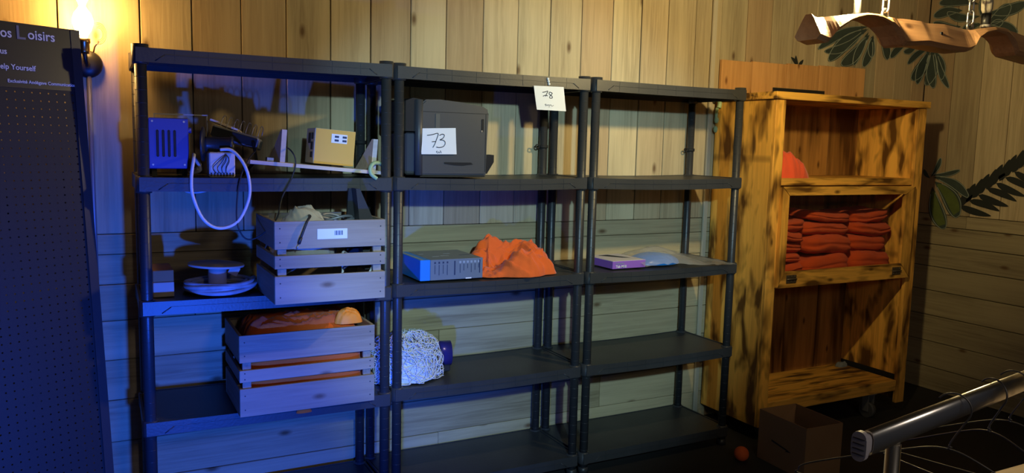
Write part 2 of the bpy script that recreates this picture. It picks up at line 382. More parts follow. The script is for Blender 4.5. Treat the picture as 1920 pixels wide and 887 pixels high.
# ------------------------------------------------------------------ shelf units
W, D = 0.86, 0.352
TIERS = [0.049, 0.473, 0.905, 1.336, 1.770]
def shelf_unit(loc, rz, label, sag):
    root = thing('plastic_shelf_unit', label, 'shelf unit', loc, rz, 'black shelf units along the board wall')
    for x in (0, W):
        for y in (0, D):
            bm = B(); H = TIERS[-1] - FZ
            lathe(bm, [(.0, 0), (.024, 0), (.024, .03), (.0, .03)], (x, y, 0), 16); cyl(bm, (x, y, .01), (x, y, H), .0195, 18); z = .07
            while z < H - .02:
                cyl(bm, (x, y, z), (x, y, z + .0016), .0198, 18); z += .0435
            build('post', bm, 'black', root, local=True)
    for i, h in enumerate(TIERS):
        z1 = h - FZ; z0 = z1 - .048; bm = B(); s = sag if 0 < i < 4 else .002
        fn = lambda x, y, z: (x, y, z - s * max(0, 1 - ((x - W / 2) / (W / 2)) ** 2))
        gridbox(bm, -.012, W + .012, -.02, D + .02, z1 - .012, z1 - .002, 14, fn)          # deck
        gridbox(bm, -.015, W + .015, -.027, -.02, z0, z1, 14, fn); gridbox(bm, -.015, W + .015, D + .02, D + .027, z0, z1, 14, fn)
        box(bm, -.024, -.016, 0, D, z0, z1 + .001); box(bm, W + .016, W + .024, 0, D, z0, z1 + .001)
        for yy in (.08, .17, .26): gridbox(bm, 0, W, yy, yy + .004, z0 + .012, z1 - .01, 14, fn)
        gridbox(bm, .075, W - .075, -.0295, -.026, z0 + .026, z0 + .0285, 14, fn)
        for sx in (-1, 1):
            xa, xb = (.045, .075) if sx < 0 else (W - .045, W - .075)
            tube(bm, [fn(xa, -.0275, z0 + .006), fn(xb, -.0275, z0 + .027)], .0018, 5)
        for k in range(1, 8):
            xx = W * k / 8; p = fn(xx, 0, z0); box(bm, xx - .0009, xx + .0009, -.0282, -.026, p[2] + .004, p[2] + .046)
        for x in (0, W):
            for y in (0, D): lathe(bm, [(.0, z0 - .006), (.0255, z0 - .006), (.027, z0 + .002), (.027, z1 + (.012 if i == 4 else .003)), (.0, z1 + (.012 if i == 4 else .003))], (x, y, 0), 18)
        build('shelf_tray', bm, 'tray', root, local=True)
    bm = B(); zc = 1.47 - FZ                                                                # tie clip on the rear post
    lathe(bm, [(.0196, zc - .008), (.024, zc - .008), (.024, zc + .008), (.0196, zc + .008)], (W, D, 0), 16)
    tube(bm, [(W - .034 + .010 * math.cos(a), D - .005, zc + .009 * math.sin(a)) for a in [k * math.pi / 6 for k in range(12)]], .003, 6, True)
    build('tie_clip', bm, 'matte', root, local=True)
    return root
u1 = shelf_unit((0, 0, FZ), math.radians(-1.0), 'black plastic shelf unit beside the pegboard, holding two wooden crates', .002)
u2 = shelf_unit((.925, .0217, FZ), math.radians(-.2), 'black plastic shelf unit in the middle, holding the printer', .006)
u3 = shelf_unit((1.848, .017, FZ), math.radians(.57), 'black plastic shelf unit beside the scorched cabinet, nearly empty', .007)

# ------------------------------------------------------------------ scorched cabinet
CX0, CX1, CY0, CY1 = 2.89, 4.06, -.04, .40
cab = thing('open_cabinet', 'scorched pine cabinet on castors with a glazed flap door', 'cabinet', ((CX0 + CX1) / 2, .18, FZ))
cg = lambda n, m, *a, p=cab, bev=.002: (lambda bm: (box(bm, *a, bev), build(n, bm, m, p))[1])(B())
cg('side_panel', 'cab_v', CX0, CX0 + .022, CY0 + .02, CY1, .03, 1.735)
cg('side_panel', 'cab_v', 4.0, 4.025, CY0 + .02, CY1, .185, 1.735)
cg('side_panel', 'cab_v', 4.028, 4.05, CY0 + .02, CY1, .03, 1.735)
cg('stile', 'cab_v', CX0, 2.957, CY0, CY0 + .022, .03, 1.733)
cg('stile', 'cab_v', 3.987, 4.058, CY0, CY0 + .022, .02, 1.733)
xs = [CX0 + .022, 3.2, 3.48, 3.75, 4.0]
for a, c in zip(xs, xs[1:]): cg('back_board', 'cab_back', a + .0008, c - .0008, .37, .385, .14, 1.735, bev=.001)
cg('top_panel', 'cab_h', CX0 - .012, CX1 + .012, CY0 - .012, .386, 1.735, 1.772)
cg('shelf', 'cab_h', 2.93, 4.0, CY0 + .005, .37, 1.300, 1.338)
cg('shelf', 'cab_h', 2.915, 4.0, CY0 + .03, .37, .775, .795)
cg('bottom_board', 'cab_h', 2.915, 3.985, CY0 + .004, .165, .095, .157)
cg('bottom_board', 'cab_h', 2.915, 3.985, .167, .37, .095, .157)
cg('rail_gap', 'matte', 4.001, 4.02, CY0 + .03, .37, .10, .185)
xs = [2.905, 3.13, 3.40, 3.66, 3.845, 4.05]
hb = cg('header_board', 'cab_red', xs[0], xs[1] - .0006, .387, .405, 1.5, 1.963, bev=.001)
for a, c in zip(xs[1:], xs[2:]): cg('header_board', 'cab_red', a + .0006, c - .0006, .387, .405, 1.5, 1.963 + (a - 2.9) * .024, bev=.001)
cg('header_slot', 'matte', 3.29, 3.70, .378, .3875, 1.795, 1.833, bev=0)
door = B(); o = (2.95, 3.985, .772, 1.296); g = (2.998, 3.905, .856, 1.251)
dparts = []
for nm, mm, quad in (('door_rail', 'cab_h', [(o[0], o[3]), (o[1], o[3]), (g[1], g[3]), (g[0], g[3])]), ('door_rail', 'cab_h', [(o[0], o[2]), (g[0], g[2]), (g[1], g[2]), (o[1], o[2])]),
                     ('door_stile', 'cab_v', [(o[0], o[2]), (o[0], o[3]), (g[0], g[3]), (g[0], g[2])]), ('door_stile', 'cab_v', [(o[1], o[2]), (g[1], g[2]), (g[1], g[3]), (o[1], o[3])])):
    bm = B(); cxq = sum(q[0] for q in quad) / 4; czq = sum(q[1] for q in quad) / 4
    prism(bm, [(cxq + (a - cxq) * .9985, czq + (z - czq) * .985) for a, z in quad], CY0 - .022, CY0 + .0); dparts.append(build(nm, bm, mm, cab))
bm = B(); box(bm, g[0] - .006, g[1] + .006, CY0 - .012, CY0 - .008, g[2] - .006, g[3] + .006); build('glass_pane', bm, 'glass', cab)
for hx in (3.045, 3.87):
    bm = B(); box(bm, hx - .036, hx + .036, CY0 - .0255, CY0 - .022, .795, .838, .001)
    tube(bm, [(hx - .036, CY0 - .028, .816), (hx + .036, CY0 - .028, .816)], .004, 8)
    for k in (-1, 0, 1):
        for zz in (.803, .830): cyl(bm, (hx + k * .024, CY0 - .0285, zz), (hx + k * .024, CY0 - .024, zz), .0042, 8)
    build('hinge', bm, 'hinge', cab)
for cx, cy in ((3.0, .03), (3.80, .0), (3.0, .33), (3.9, .33)):
    bm = B(); cyl(bm, (cx - .016, cy, FZ + .045), (cx + .016, cy, FZ + .045), .045, 24); cyl(bm, (cx - .019, cy, FZ + .045), (cx + .019, cy, FZ + .045), .02, 16)
    wl = build('castor', bm, 'rubber', cab)
    bm = B(); box(bm, cx - .026, cx - .021, cy - .02, cy + .02, FZ + .04, .088); box(bm, cx + .021, cx + .026, cy - .02, cy + .02, FZ + .04, .088); box(bm, cx - .035, cx + .035, cy - .03, cy + .03, .088, .095)
    build('castor_fork', bm, 'galv', wl)
bm = B(); bmesh.ops.create_uvsphere(bm, u_segments=12, v_segments=8, radius=.012, matrix=Matrix.Translation((3.83, .372, 1.782))); build('screw_cap', bm, 'steel', cab, smooth=True)
bm = B(); cloth(bm, (3.93, .31, .157), (.08, .05, .03), 9, 1.8, 6, nr=14, nt=50); tag(build('lint_tuft', bm, 'lint', loc=(3.93, .31, .157)), 'grey tuft of lint in the corner of the cabinet floor', 'lint')

# ------------------------------------------------------------------ pegboard display
e = Vector((.88, .47, 0)).normalized(); hn = Vector((.47, -.88, 0)).normalized(); ph = .080
dn = Vector((0, 0, -1)) * math.cos(ph) + hn * math.sin(ph); nrm = hn * math.cos(ph) + Vector((0, 0, 1)) * math.sin(ph)
T0 = Vector((-.179, .1, 1.822)); LEN = 1.862
def PB(a, d, n): return T0 - e * a + dn * d + nrm * n                   # a to the left, d down, n outward
peg = thing('pegboard_stand', 'tall dark pegboard display stand with printed header, leaning by the wall lamp', 'pegboard', PB(.4, LEN, -.02))
def pbox(bm, a0, a1, d0, d1, n0, n1):
    vs = [bm.verts.new(PB(a, d, n)) for a in (a0, a1) for d in (d0, d1) for n in (n0, n1)]
    for f in ((0, 1, 3, 2), (4, 6, 7, 5), (0, 4, 5, 1), (2, 3, 7, 6), (0, 2, 6, 4), (1, 5, 7, 3)): bm.faces.new([vs[i] for i in f])
b = B(); P0, NC, NR_ = .0255, 29, 64
for r in range(NR_):
    for c in range(NC):
        a, d = .037 + c * P0, .2170 + r * P0; hh = P0 / 2; sq = [(-1, -1), (0, -1), (1, -1), (1, 0), (1, 1), (0, 1), (-1, 1), (-1, 0)]; lay = []
        for n0 in (-.004, -.0065):
            o_ = [b.verts.new(PB(a + x * hh, min(LEN, d + y * hh), n0)) for x, y in sq]
            i_ = [b.verts.new(PB(a + .0029 * math.cos(math.atan2(y, x)), d + .0029 * math.sin(math.atan2(y, x)), n0)) for x, y in sq]; lay.append((o_, i_))
        for k in range(8):
            m_ = (k + 1) % 8
            b.faces.new((lay[0][0][k], lay[0][0][m_], lay[0][1][m_], lay[0][1][k])); b.faces.new((lay[1][0][k], lay[1][1][k], lay[1][1][m_], lay[1][0][m_])); b.faces.new((lay[0][1][k], lay[0][1][m_], lay[1][1][m_], lay[1][1][k]))
build('peg_panel', b, 'peg', peg)
b = B(); pbox(b, .012, .80, 0, .2045, -.012, -.001); hdr = build('header', b, 'peghead', peg)
b = B(); pbox(b, 0, .03, .0, LEN, -.03, .002); build('side_frame', b, 'black', peg)
b = B(); pbox(b, .77, .80, .0, LEN, -.03, .002); build('side_frame', b, 'black', peg)
b = B(); pbox(b, .03, .77, LEN - .05, LEN, -.03, .0); build('foot_rail', b, 'black', peg)
def ptext(body, size, a, d, mt, sx=1.0): return text('lettering', body, size, FR(PB(a, d, .0006), e, -dn), mt, hdr, sx=sx, bold=size * .012)

ptext('os', .043, .2475, .0495, 'white', .86)
ptext('L', .060, .202, .0505, 'grey_t', 1.0); ptext('oisirs', .043, .1665, .0475, 'white', .92)
ptext('vous', .026, .2755, .1020, 'white', .90); ptext('Help Yourself', .024, .2710, .1485, 'white', .90)
ptext('Exclusivit\u00e9 And\u00e9gave Communication', .0150, .2371, .1895, 'white', .93)

# ------------------------------------------------------------------ wall lamp
wl = thing('wall_lamp', 'wall lamp with bare glowing bulb and dark round back plate above the pegboard edge', 'lamp', (-.16, .405, 1.70))
lathe_y = Matrix.Rotation(math.radians(90), 4, 'X')
b = B(); lathe(b, [(0, 0), (.05, 0), (.05, .012), (.044, .02), (.018, .026), (0, .026)], (-.155, .409, 1.735), 28, lathe_y); build('back_plate', b, 'iron', wl)
b = B(); tube(b, spline([(-.155, .385, 1.735), (-.157, .34, 1.725), (-.162, .318, 1.745), (-.165, .31, 1.775)], 6), .008, 10); build('arm', b, 'iron', wl)
b = B(); lathe(b, [(0, 1.765), (.016, 1.765), (.018, 1.775), (.018, 1.80), (.021, 1.804), (.021, 1.818), (0, 1.818)], (-.165, .31, 0), 20); build('socket', b, 'brass', wl)
b = B(); lathe(b, [(0, 1.816), (.012, 1.817), (.016, 1.83), (.027, 1.85), (.034, 1.872), (.034, 1.885), (.028, 1.905), (.016, 1.922), (.010, 1.932), (.014, 1.945), (.024, 1.965), (.026, 1.985), (.016, 2.0), (0, 2.004)], (-.167, .31, 0), 24); build('bulb', b, 'glow_l', wl)
for k in range(4):
    b = B(); r = .020 + .005 * k; tube(b, [(-.118 + r * .75 * math.cos(a), .372 - .004 * k, 1.845 + r * 1.1 * math.sin(a)) for a in [math.pi * (-.62 + 1.24 * t / 14) for t in range(15)]], .0016, 6); build('wire_coil', b, 'brass', wl)
b = B(); tube(b, [(-.118, .372, 1.816), (-.13, .39, 1.80), (-.14, .397, 1.76)], .003, 6); build('wire_holder', b, 'brass', wl)
b = B(); tube(b, [(-.152, .397, 1.70), (-.152, .397, 1.2), (-.150, .397, .3)], .008, 8); build('cable_conduit', b, 'galv', wl)

# ------------------------------------------------------------------ things on the first unit, second tier from the top
Z4, Z3, Z2 = 1.336, .905, .473
# blue metal box
bb = thing('metal_box', 'blue painted metal box with slotted front and carrying handle, left end of the shelf', 'metal box', (.085, .13, Z4))
b = B(); box(b, .020, .150, .03, .26, 1.364, 1.540, .003); body = build('case', b, 'bluemetal', bb)
for k in range(4):
    b = B(); x = .0445 + k * .0185; box(b, x, x + .0085, .0278, .0305, 1.405, 1.498, .003); build('slot', b, 'slot', body)
for x in (.033, .135):
    for z in (1.378, 1.528):
        b = B(); cyl(b, (x, .030, z), (x, .0275, z), .0035, 10); build('screw', b, 'steel', body)
for x in (.03, .128):
    for y in (.045, .235):
        b = B(); box(b, x, x + .016, y, y + .016, Z4, 1.365); build('foot', b, 'matte', bb)
b = B(); box(b, .05, .235, .195, .215, 1.555, 1.559); box(b, .231, .235, .195, .215, 1.46, 1.556); box(b, .05, .054, .195, .215, 1.54, 1.556); build('handle', b, 'galv', bb)
b = B(); cyl(b, (.150, .12, 1.50), (.168, .12, 1.50), .011, 14); build('knob', b, 'bluemetal', bb)
# black cable reel lying on its side
rl = thing('cable_reel', 'empty black plastic cable reel lying on a grey lamp among cables', 'cable reel', (.25, .06, Z4))
mx = Matrix.Rotation(math.radians(90), 4, 'Y') @ Matrix.Identity(4); mx = Matrix.Rotation(math.radians(-14), 4, 'Z') @ mx
b = B(); lathe(b, [(.012, 0), (.060, 0), (.062, .003), (.060, .008), (.052, .010), (.034, .012), (.012, .012)], (.196, .055, 1.452), 36, mx); build('flange', b, 'black', rl)
b = B(); lathe(b, [(.028, .01), (.026, .02), (.026, .095), (.029, .098), (.029, .106), (.020, .107), (.020, .05), (.0, .05)], (.196, .055, 1.452), 28, mx); build('hub', b, 'black', rl)
# floodlight with wire guard behind the reel
fl = thing('work_light', 'dark work light with thin wire guard behind the black cable reel', 'work light', (.34, .2, Z4))
b = B(); rm = Matrix.Translation((.335, .17, 1.475)) @ Matrix.Rotation(math.radians(16), 4, 'Y') @ Matrix.Rotation(math.radians(-18), 4, 'Z')
box(b, -.085, .085, -.065, .075, -.02, .022, .006, rm); build('lamp_body', b, 'galv', fl)
b = B(); box(b, -.082, .082, -.069, -.066, -.016, .016, .001, rm); build('lamp_glass', b, 'printer_d', fl)
b = B(); box(b, -.105, .0, -.05, .06, .024, .032, .001, rm @ Matrix.Rotation(.1, 4, 'Y')); build('lamp_plate', b, 'pale', fl)
for k in range(7):
    x = -.06 + k * .023
    b = B(); tube(b, [rm @ Vector(p) for p in spline([(x, -.05, .02), (x, -.045, .055), (x, -.02, .068), (x, .03, .062), (x, .05, .02)], 4)], .0014, 5); build('guard_wire', b, 'steel', fl)
b = B(); tube(b, [rm @ Vector((.07, -.075, 0)), rm @ Vector((.10, -.08, -.06)), rm @ Vector((.06, -.03, -.128))], .006, 6); tube(b, [rm @ Vector((-.07, .05, 0)), rm @ Vector((-.07, .05, -.155))], .007, 6); build('bracket', b, 'matte', fl)
# white terminal box
tb = thing('terminal_box', 'white terminal box with loose wires at the shelf front below the cable reel', 'terminal box', (.255, .02, Z4))
b = B(); box(b, .212, .300, -.005, .06, Z4, 1.424, .004); bx_ = build('housing', b, 'carton_w', tb)
for k in range(8): 
    b = B(); box(b, .216 + k * .0105, .222 + k * .0105, -.007, -.004, 1.340, 1.352); build('terminal', b, 'slot', bx_)
for k in range(4):
    b = B(); x = .235 + k * .011; tube(b, spline([(x, -.006, 1.350), (x - .012 + .004 * k, -.016, 1.370), (x + .01, -.018, 1.395), (.268, -.008, 1.418)], 5), .0014, 5); build('thin_wire', b, 'bcable', tb)
# cables
b = B(); tube(b, spline([(.165, .02, 1.415), (.158, -.03, 1.40), (.148, -.045, 1.335), (.152, -.045, 1.27), (.185, -.045, 1.19), (.238, -.045, 1.158), (.30, -.045, 1.182), (.338, -.045, 1.26), (.340, -.045, 1.33), (.322, -.035, 1.39), (.288, -.01, 1.432), (.25, .0, 1.434)], 8), .0058, 10)
tag(build('white_cable', b, 'wcable', loc=(.24, -.04, 1.16)), 'thick white cable hanging in a big loop from the top left shelf', 'cable')
b = B(); tube(b, spline([(.38, .05, 1.43), (.345, -.01, 1.40), (.312, -.045, 1.34), (.298, -.046, 1.26), (.298, -.047, 1.17), (.326, -.048, 1.118), (.372, -.06, 1.128), (.425, -.09, 1.19), (.452, -.06, 1.265), (.494, -.046, 1.345), (.505, -.045, 1.40), (.492, -.03, 1.435), (.475, .03, 1.452)], 8), .0028, 8)
tag(build('black_cable', b, 'bcable', loc=(.4, -.05, 1.12)), 'thin black cable dangling from the shelf edge down to the upper crate', 'cable')
b = B(); tube(b, spline([(.15, .2, 1.33), (.16, .30, 1.27), (.22, .33, 1.262), (.29, .30, 1.29), (.31, .22, 1.338)], 6), .004, 8)
tag(build('hidden_cable', b, 'wcable', loc=(.22, .3, 1.26)), 'short white cable sagging behind the shelf below the blue box', 'cable')
b = B(); tube(b, spline([(.165, .10, 1.345), (.19, .06, 1.36), (.175, .09, 1.40), (.195, .12, 1.37), (.16, .13, 1.345)], 6), .006, 8)
tag(build('plug_lead', b, 'wcable', loc=(.175, .1, Z4)), 'bundled white plug lead between blue box and terminal box', 'cable')
# wooden rack with two wedges
rk = thing('wooden_rack', 'pale wooden rack of a plank with two upright wedge-shaped ends', 'wooden rack', (.6, .1, Z4))
tl = Matrix.Translation((.60, .10, 1.373)) @ Matrix.Rotation(math.radians(4.4), 4, 'Y')
b = B(); box(b, -.25, .25, -.11, .11, -.007, .007, .001, tl); build('plank', b, 'pale', rk)
for x in (-.135, .213):
    b = B(); prism(b, [(-.105, .007), (.105, .007), (-.085, .128), (-.105, .128)], x - .009, x + .009, 'x'); b.transform(tl); build('wedge', b, 'pale', rk)
b = B(); box(b, -.19, -.165, -.10, -.07, .007, .022, .001, tl); build('metal_stop', b, 'steel', rk)
# yellow and white carton
yb = thing('yellow_carton', 'white carton with yellow front and small label, standing on the wooden rack', 'carton', (.67, .1, 1.38), math.radians(-6))
ym = Matrix.Translation((.668, .095, 1.376)) @ Matrix.Rotation(math.radians(4.4), 4, 'Y') @ Matrix.Rotation(math.radians(-3), 4, 'Z')
b = B(); box(b, -.078, .076, -.07, .095, .006, .140, .002, ym); yc = build('carton_body', b, 'carton_w', yb)
b = B(); box(b, -.076, .075, -.0725, -.0700, .007, .139, .0, ym); yfz = build('front_panel', b, 'yellow', yc)
b = B(); box(b, -.016, .044, -.0738, -.0726, .090, .124, .0, ym); build('label', b, 'paper', yc)
for i in range(2):
    for k in range(2):
        b = B(); box(b, -.004 + k * .030, .012 + k * .030, -.0746, -.0738, .096 + i * .014, .104 + i * .014, 0, ym); build('barcode', b, 'print_d', yc)
for (y0, y1, z0, z1) in ((-.045, -.005, .028, .050), (-.045, -.005, .058, .088), (-.045, -.012, .098, .122), (.0, .05, .082, .122)):
    b = B(); box(b, -.0795, -.0778, y0, y1, z0, z1, 0, ym); build('print_block', b, 'slot', yc)
# green hose end
b = B(); tube(b, spline([(.858, .02, 1.382), (.835, -.01, 1.392), (.805, -.035, 1.392), (.788, -.045, 1.375), (.79, -.048, 1.352), (.812, -.048, 1.334)], 7), .0078, 12)
tag(build('green_hose', b, 'green', loc=(.82, -.03, 1.336)), 'pale green hose end hooked over the shelf front by the right post', 'hose')

# ------------------------------------------------------------------ first unit, middle tier
cb = thing('small_carton', 'small pale cardboard box behind the left post beside the cable coil', 'carton', (.06, .12, Z3))
b = B(); box(b, .024, .093, .055, .24, Z3, .958, .002); build('carton_base', b, 'card_pale', cb)
b = B(); box(b, .024, .093, .062, .24, .958, 1.0, .002); build('carton_lid', b, 'cardboard', cb)
b = B(); pts = []
for i in range(4 * 40 + 1):
    a = 2 * math.pi * i / 40; k = i / 40; r = .128 - .006 * (k % 2) + .005 * math.sin(3 * a + k); pts.append((.257 + r * math.cos(a), .112 + r * .98 * math.sin(a), Z3 + .008 + .0085 * k + .003 * math.sin(2 * a + k * 2)))
tube(b, pts, .0078, 8)
pts = []
for i in range(3 * 40 + 1):
    a = 2 * math.pi * i / 40; k = i / 40; r = .106 - .004 * k; pts.append((.257 + r * math.cos(a), .112 + r * math.sin(a), Z3 + .008 + .009 * k))
tube(b, pts, .0078, 8)
tag(build('cable_coil', b, 'coilgrey', loc=(.257, .112, Z3)), 'coil of thick grey striped cable lying under the wooden spool', 'cable coil')
sp = thing('cable_spool', 'small pale spool with wide round flanges standing in the cable coil', 'spool', (.255, .125, Z3))
b = B(); lathe(b, [(0, Z3), (.088, Z3), (.088, .922), (0, .922)], (.25, .125, 0), 28); build('lower_flange', b, 'spool', sp)
b = B(); lathe(b, [(0, .9225), (.034, .9225), (.033, .93), (.033, 1.0), (0, 1.0)], (.25, .125, 0), 24); build('hub', b, 'spool', sp)
sm = Matrix.Rotation(math.radians(3), 4, 'Y')
b = B(); lathe(b, [(0, 0), (.099, 0), (.1, .002), (.1, .006), (.099, .008), (0, .008)], (.246, .122, 1.0), 36, sm); build('upper_flange', b, 'spool', sp)
b = B(); box(b, .29, .325, .105, .107, .962, .995, 0, Matrix.Translation((.31, .1, .98)) @ Matrix.Rotation(.5, 4, 'Y') @ Matrix.Translation((-.31, -.1, -.98))); build('tag', b, 'card_pale', sp)

def crate(label, x0, x1, y0, y1, z0, slats, top, seedless=0):
    c = thing('wooden_crate', label, 'crate', ((x0 + x1) / 2, (y0 + y1) / 2, z0), 0, 'slatted wooden crates on the first shelf unit')
    t = .011
    for a, d in slats:
        for yy in (y0, y1 - t): 
            b = B(); box(b, x0, x1, yy, yy + t, z0 + a, z0 + d, .0012); s = build('slat', b, 'crate', c)
            if yy == y0:
                for xx in (x0 + .018, x1 - .018):
                    for zz in (.25, .75):
                        b = B(); cyl(b, (xx, yy + .001, z0 + a + (d - a) * zz), (xx, yy - .0006, z0 + a + (d - a) * zz), .0024, 8); build('nail', b, 'slot', s)
        for xx in (x0, x1 - t):
            b = B(); box(b, xx, xx + t, y0 + t + .001, y1 - t - .001, z0 + a, z0 + d, .0012); build('slat', b, 'crate_y', c)
    for xx in (x0 + t + .001, x1 - t - .031):
        for yy in (y0 + t + .001, y1 - t - .016):
            b = B(); box(b, xx, xx + .030, yy, yy + .015, z0 + .004, z0 + top - .004, .001); build('corner_post', b, 'crate_y', c)
    for k in range(4):
        yy = y0 + .02 + k * (y1 - y0 - .04) / 4
        b = B(); box(b, x0 + t + .001, x1 - t - .001, yy, yy + (y1 - y0 - .04) / 4 - .008, z0 + .001, z0 + .010); build('floor_slat', b, 'crate', c)
    return c
C1 = crate('wooden slatted crate full of cables, sticking out from the middle shelf', .390, .786, -.230, .110, Z3, [(0, .099), (.125, .171), (.193, .290)], .288)
b = B(); box(b, .537, .644, -.2312, -.2300, 1.130, 1.166); lb = build('sticker', b, 'paper', C1)
for k in range(9):
    b = B(); box(b, .598 + k * .0034, .598 + k * .0034 + (.0022 if k % 3 else .001), -.2318, -.2311, 1.143, 1.159); build('barcode_line', b, 'print_d', lb)
b = B(); cloth(b, (.515, -.10, 1.03), (.23, .20, .225), 3, .45, 2.0); tag(build('plastic_bag', b, 'film2', loc=(.515, -.1, 1.03)), 'crumpled clear plastic bag bulging over the rim of the upper crate', 'plastic bag')
b = B()
for k in range(5):
    r = .07 - .004 * k; tube(b, [(.655 + r * math.cos(a) * 1.2, -.05 + r * math.sin(a), 1.14 + .012 * k + .01 * math.sin(a * 2 + k)) for a in [2 * math.pi * t / 28 for t in range(28)]], .0055, 7, True)
tag(build('grey_cable_ring', b, 'galv', loc=(.655, -.05, 1.14)), 'ring of grey cable lying beside the plastic bag in the upper crate', 'cable coil')
rr = random.Random(5)
WH = ['at the left end of', 'left of the middle of', 'just left of centre in', 'just right of centre in', 'right of the middle of', 'at the right end of']
for k in range(6):
    b = B(); x = .43 + k * .052; z = .945 + rr.random() * .09; cn_ = ['black', 'grey', 'black', 'white', 'black', 'white'][k]
    tube(b, spline([(x, -.20 + rr.random() * .02, z), (x + .05, -.19, z + rr.uniform(-.02, .05)), (x + .09 - .1 * rr.random(), -.16, 1.045 + rr.uniform(-.03, .03)), (min(.74, x + .12), -.05, z + .04)], 5), .0045, 6)
    tag(build('loose_cable', b, {'black': 'bcable', 'grey': 'galv', 'white': 'wcable'}[cn_], loc=(x, -.15, .93)), cn_ + ' loose cable seen between the slats ' + WH[k] + ' the upper crate', 'cable', 'loose cables in the upper crate')
b = B(); tube(b, spline([(.53, -.12, 1.205), (.522, -.19, 1.208), (.503, -.232, 1.198), (.490, -.240, 1.172), (.478, -.240, 1.14)], 6), .0045, 8)
pl = tag(build('jack_lead', b, 'bcable', loc=(.49, -.23, 1.14)), 'black lead with metal jack plug hanging over the upper crate front', 'cable')
b = B(); cyl(b, (.478, -.240, 1.14), (.470, -.240, 1.118), .006, 10); build('plug_grip', b, 'bcable', pl)
b = B(); cyl(b, (.470, -.240, 1.118), (.462, -.240, 1.098), .0025, 8); build('plug_tip', b, 'steel', pl)
ba = thing('angle_bracket', 'black angular bracket standing upright in the upper crate', 'bracket', (.72, -.06, 1.0))
b = B(); prism(b, [(.672, 1.0), (.742, 1.0), (.742, 1.20), (.705, 1.30), (.690, 1.30)], -.09, -.078); build('plate', b, 'matte', ba)
b = B(); prism(b, [(.735, 1.0), (.772, 1.0), (.765, 1.19), (.715, 1.302), (.700, 1.302)], -.092, -.15); build('arm', b, 'black', ba)

# ------------------------------------------------------------------ first unit, lower tier
C2 = crate('wooden slatted crate packed with orange fabric, on the lower shelf', .289, .790, -.10, .235, Z2 + .002, [(0, .104), (.128, .172), (.200, .300)], .298)
b = B(); cloth(b, (.535, .065, .486), (.455, .28, .375), 11, .30, 3.0, sq=6, p=9, q=.4, rot=.3); tag(build('orange_fabric', b, 'orange', loc=(.535, .055, .50)), 'orange fabric stuffed into the lower wooden crate and heaped above its rim', 'fabric')
b = B(); cloth(b, (.70, -.045, .78), (.11, .06, .06), 4, .8, 2, nr=16, nt=50); tag(build('orange_flap', b, 'tag', loc=(.705, -.055, .755)), 'bright orange corner flap with print at the right of the crated fabric', 'fabric')
b = B(); cloth(b, (.53, -.045, .445), (.06, .022, .026), 6, .2, 2, nr=10, nt=30); tag(build('orange_scrap', b, 'orange', loc=(.53, -.035, .445)), 'small orange scrap peeping out below the lower crate', 'fabric')

# ------------------------------------------------------------------ second unit: printer and papers
pr = thing('laser_printer', 'dark grey laser printer with numbered paper taped to its side', 'printer', (1.15, .16, Z4 + .002))
b = B(); prism(b, [(1.018, 1.345), (1.312, 1.345), (1.318, 1.60), (1.316, 1.618), (1.295, 1.629), (1.20, 1.642), (1.10, 1.650), (1.04, 1.648), (1.020, 1.632)], .02, .33)
bmesh.ops.bevel(b, geom=[e_ for e_ in b.edges if abs(e_.verts[0].co.y - e_.verts[1].co.y) < 1e-5], offset=.006, segments=2, affect='EDGES'); build('printer_body', b, 'printer', pr)
b = B(); prism(b, [(.955, 1.52), (1.02, 1.52), (1.02, 1.648), (.985, 1.652), (.955, 1.640)], .025, .325); build('control_head', b, 'printer_d', pr)
b = B(); box(b, .965, 1.02, .05, .30, 1.345, 1.515, .006); build('paper_feed', b, 'printer', pr)
b = B(); cyl(b, (1.012, .028, 1.345), (1.012, .028, 1.646), .016, 20); build('rounded_corner', b, 'printer', pr)
b = B(); box(b, 1.02, 1.318, .0195, .0215, 1.5985, 1.6005); build('lid_seam', b, 'printer_d', pr)
b = B(); box(b, 1.305, 1.307, .0188, .0215, 1.36, 1.598); build('panel_seam', b, 'printer_d', pr)
b = B(); box(b, 1.285, 1.297, .0182, .0215, 1.525, 1.578, .002); hd = build('side_grip', b, 'printer_d', pr)
b = B(); cyl(b, (1.287, .021, 1.528), (1.287, .016, 1.528), .004, 10); build('grip_catch', b, 'steel', pr)
b = B(); prism(b, [(1.12, 1.392), (1.16, 1.386), (1.20, 1.384), (1.25, 1.390), (1.24, 1.398), (1.12, 1.398)], .0182, .0215); build('hand_recess', b, 'printer_d', pr)
b = B(); box(b, 1.02, 1.31, .03, .32, Z4 + .001, 1.346); build('base', b, 'matte', pr)
b = B(); prism(b, [(1.316, 1.352), (1.330, 1.350), (1.362, 1.40), (1.362, 1.43), (1.340, 1.432), (1.316, 1.43)], .05, .30); build('rear_tray', b, 'printer_d', pr)
b = B(); box(b, 1.080, 1.098, .0176, .0196, 1.535, 1.592); build('tape_strip', b, 'tape', pr)

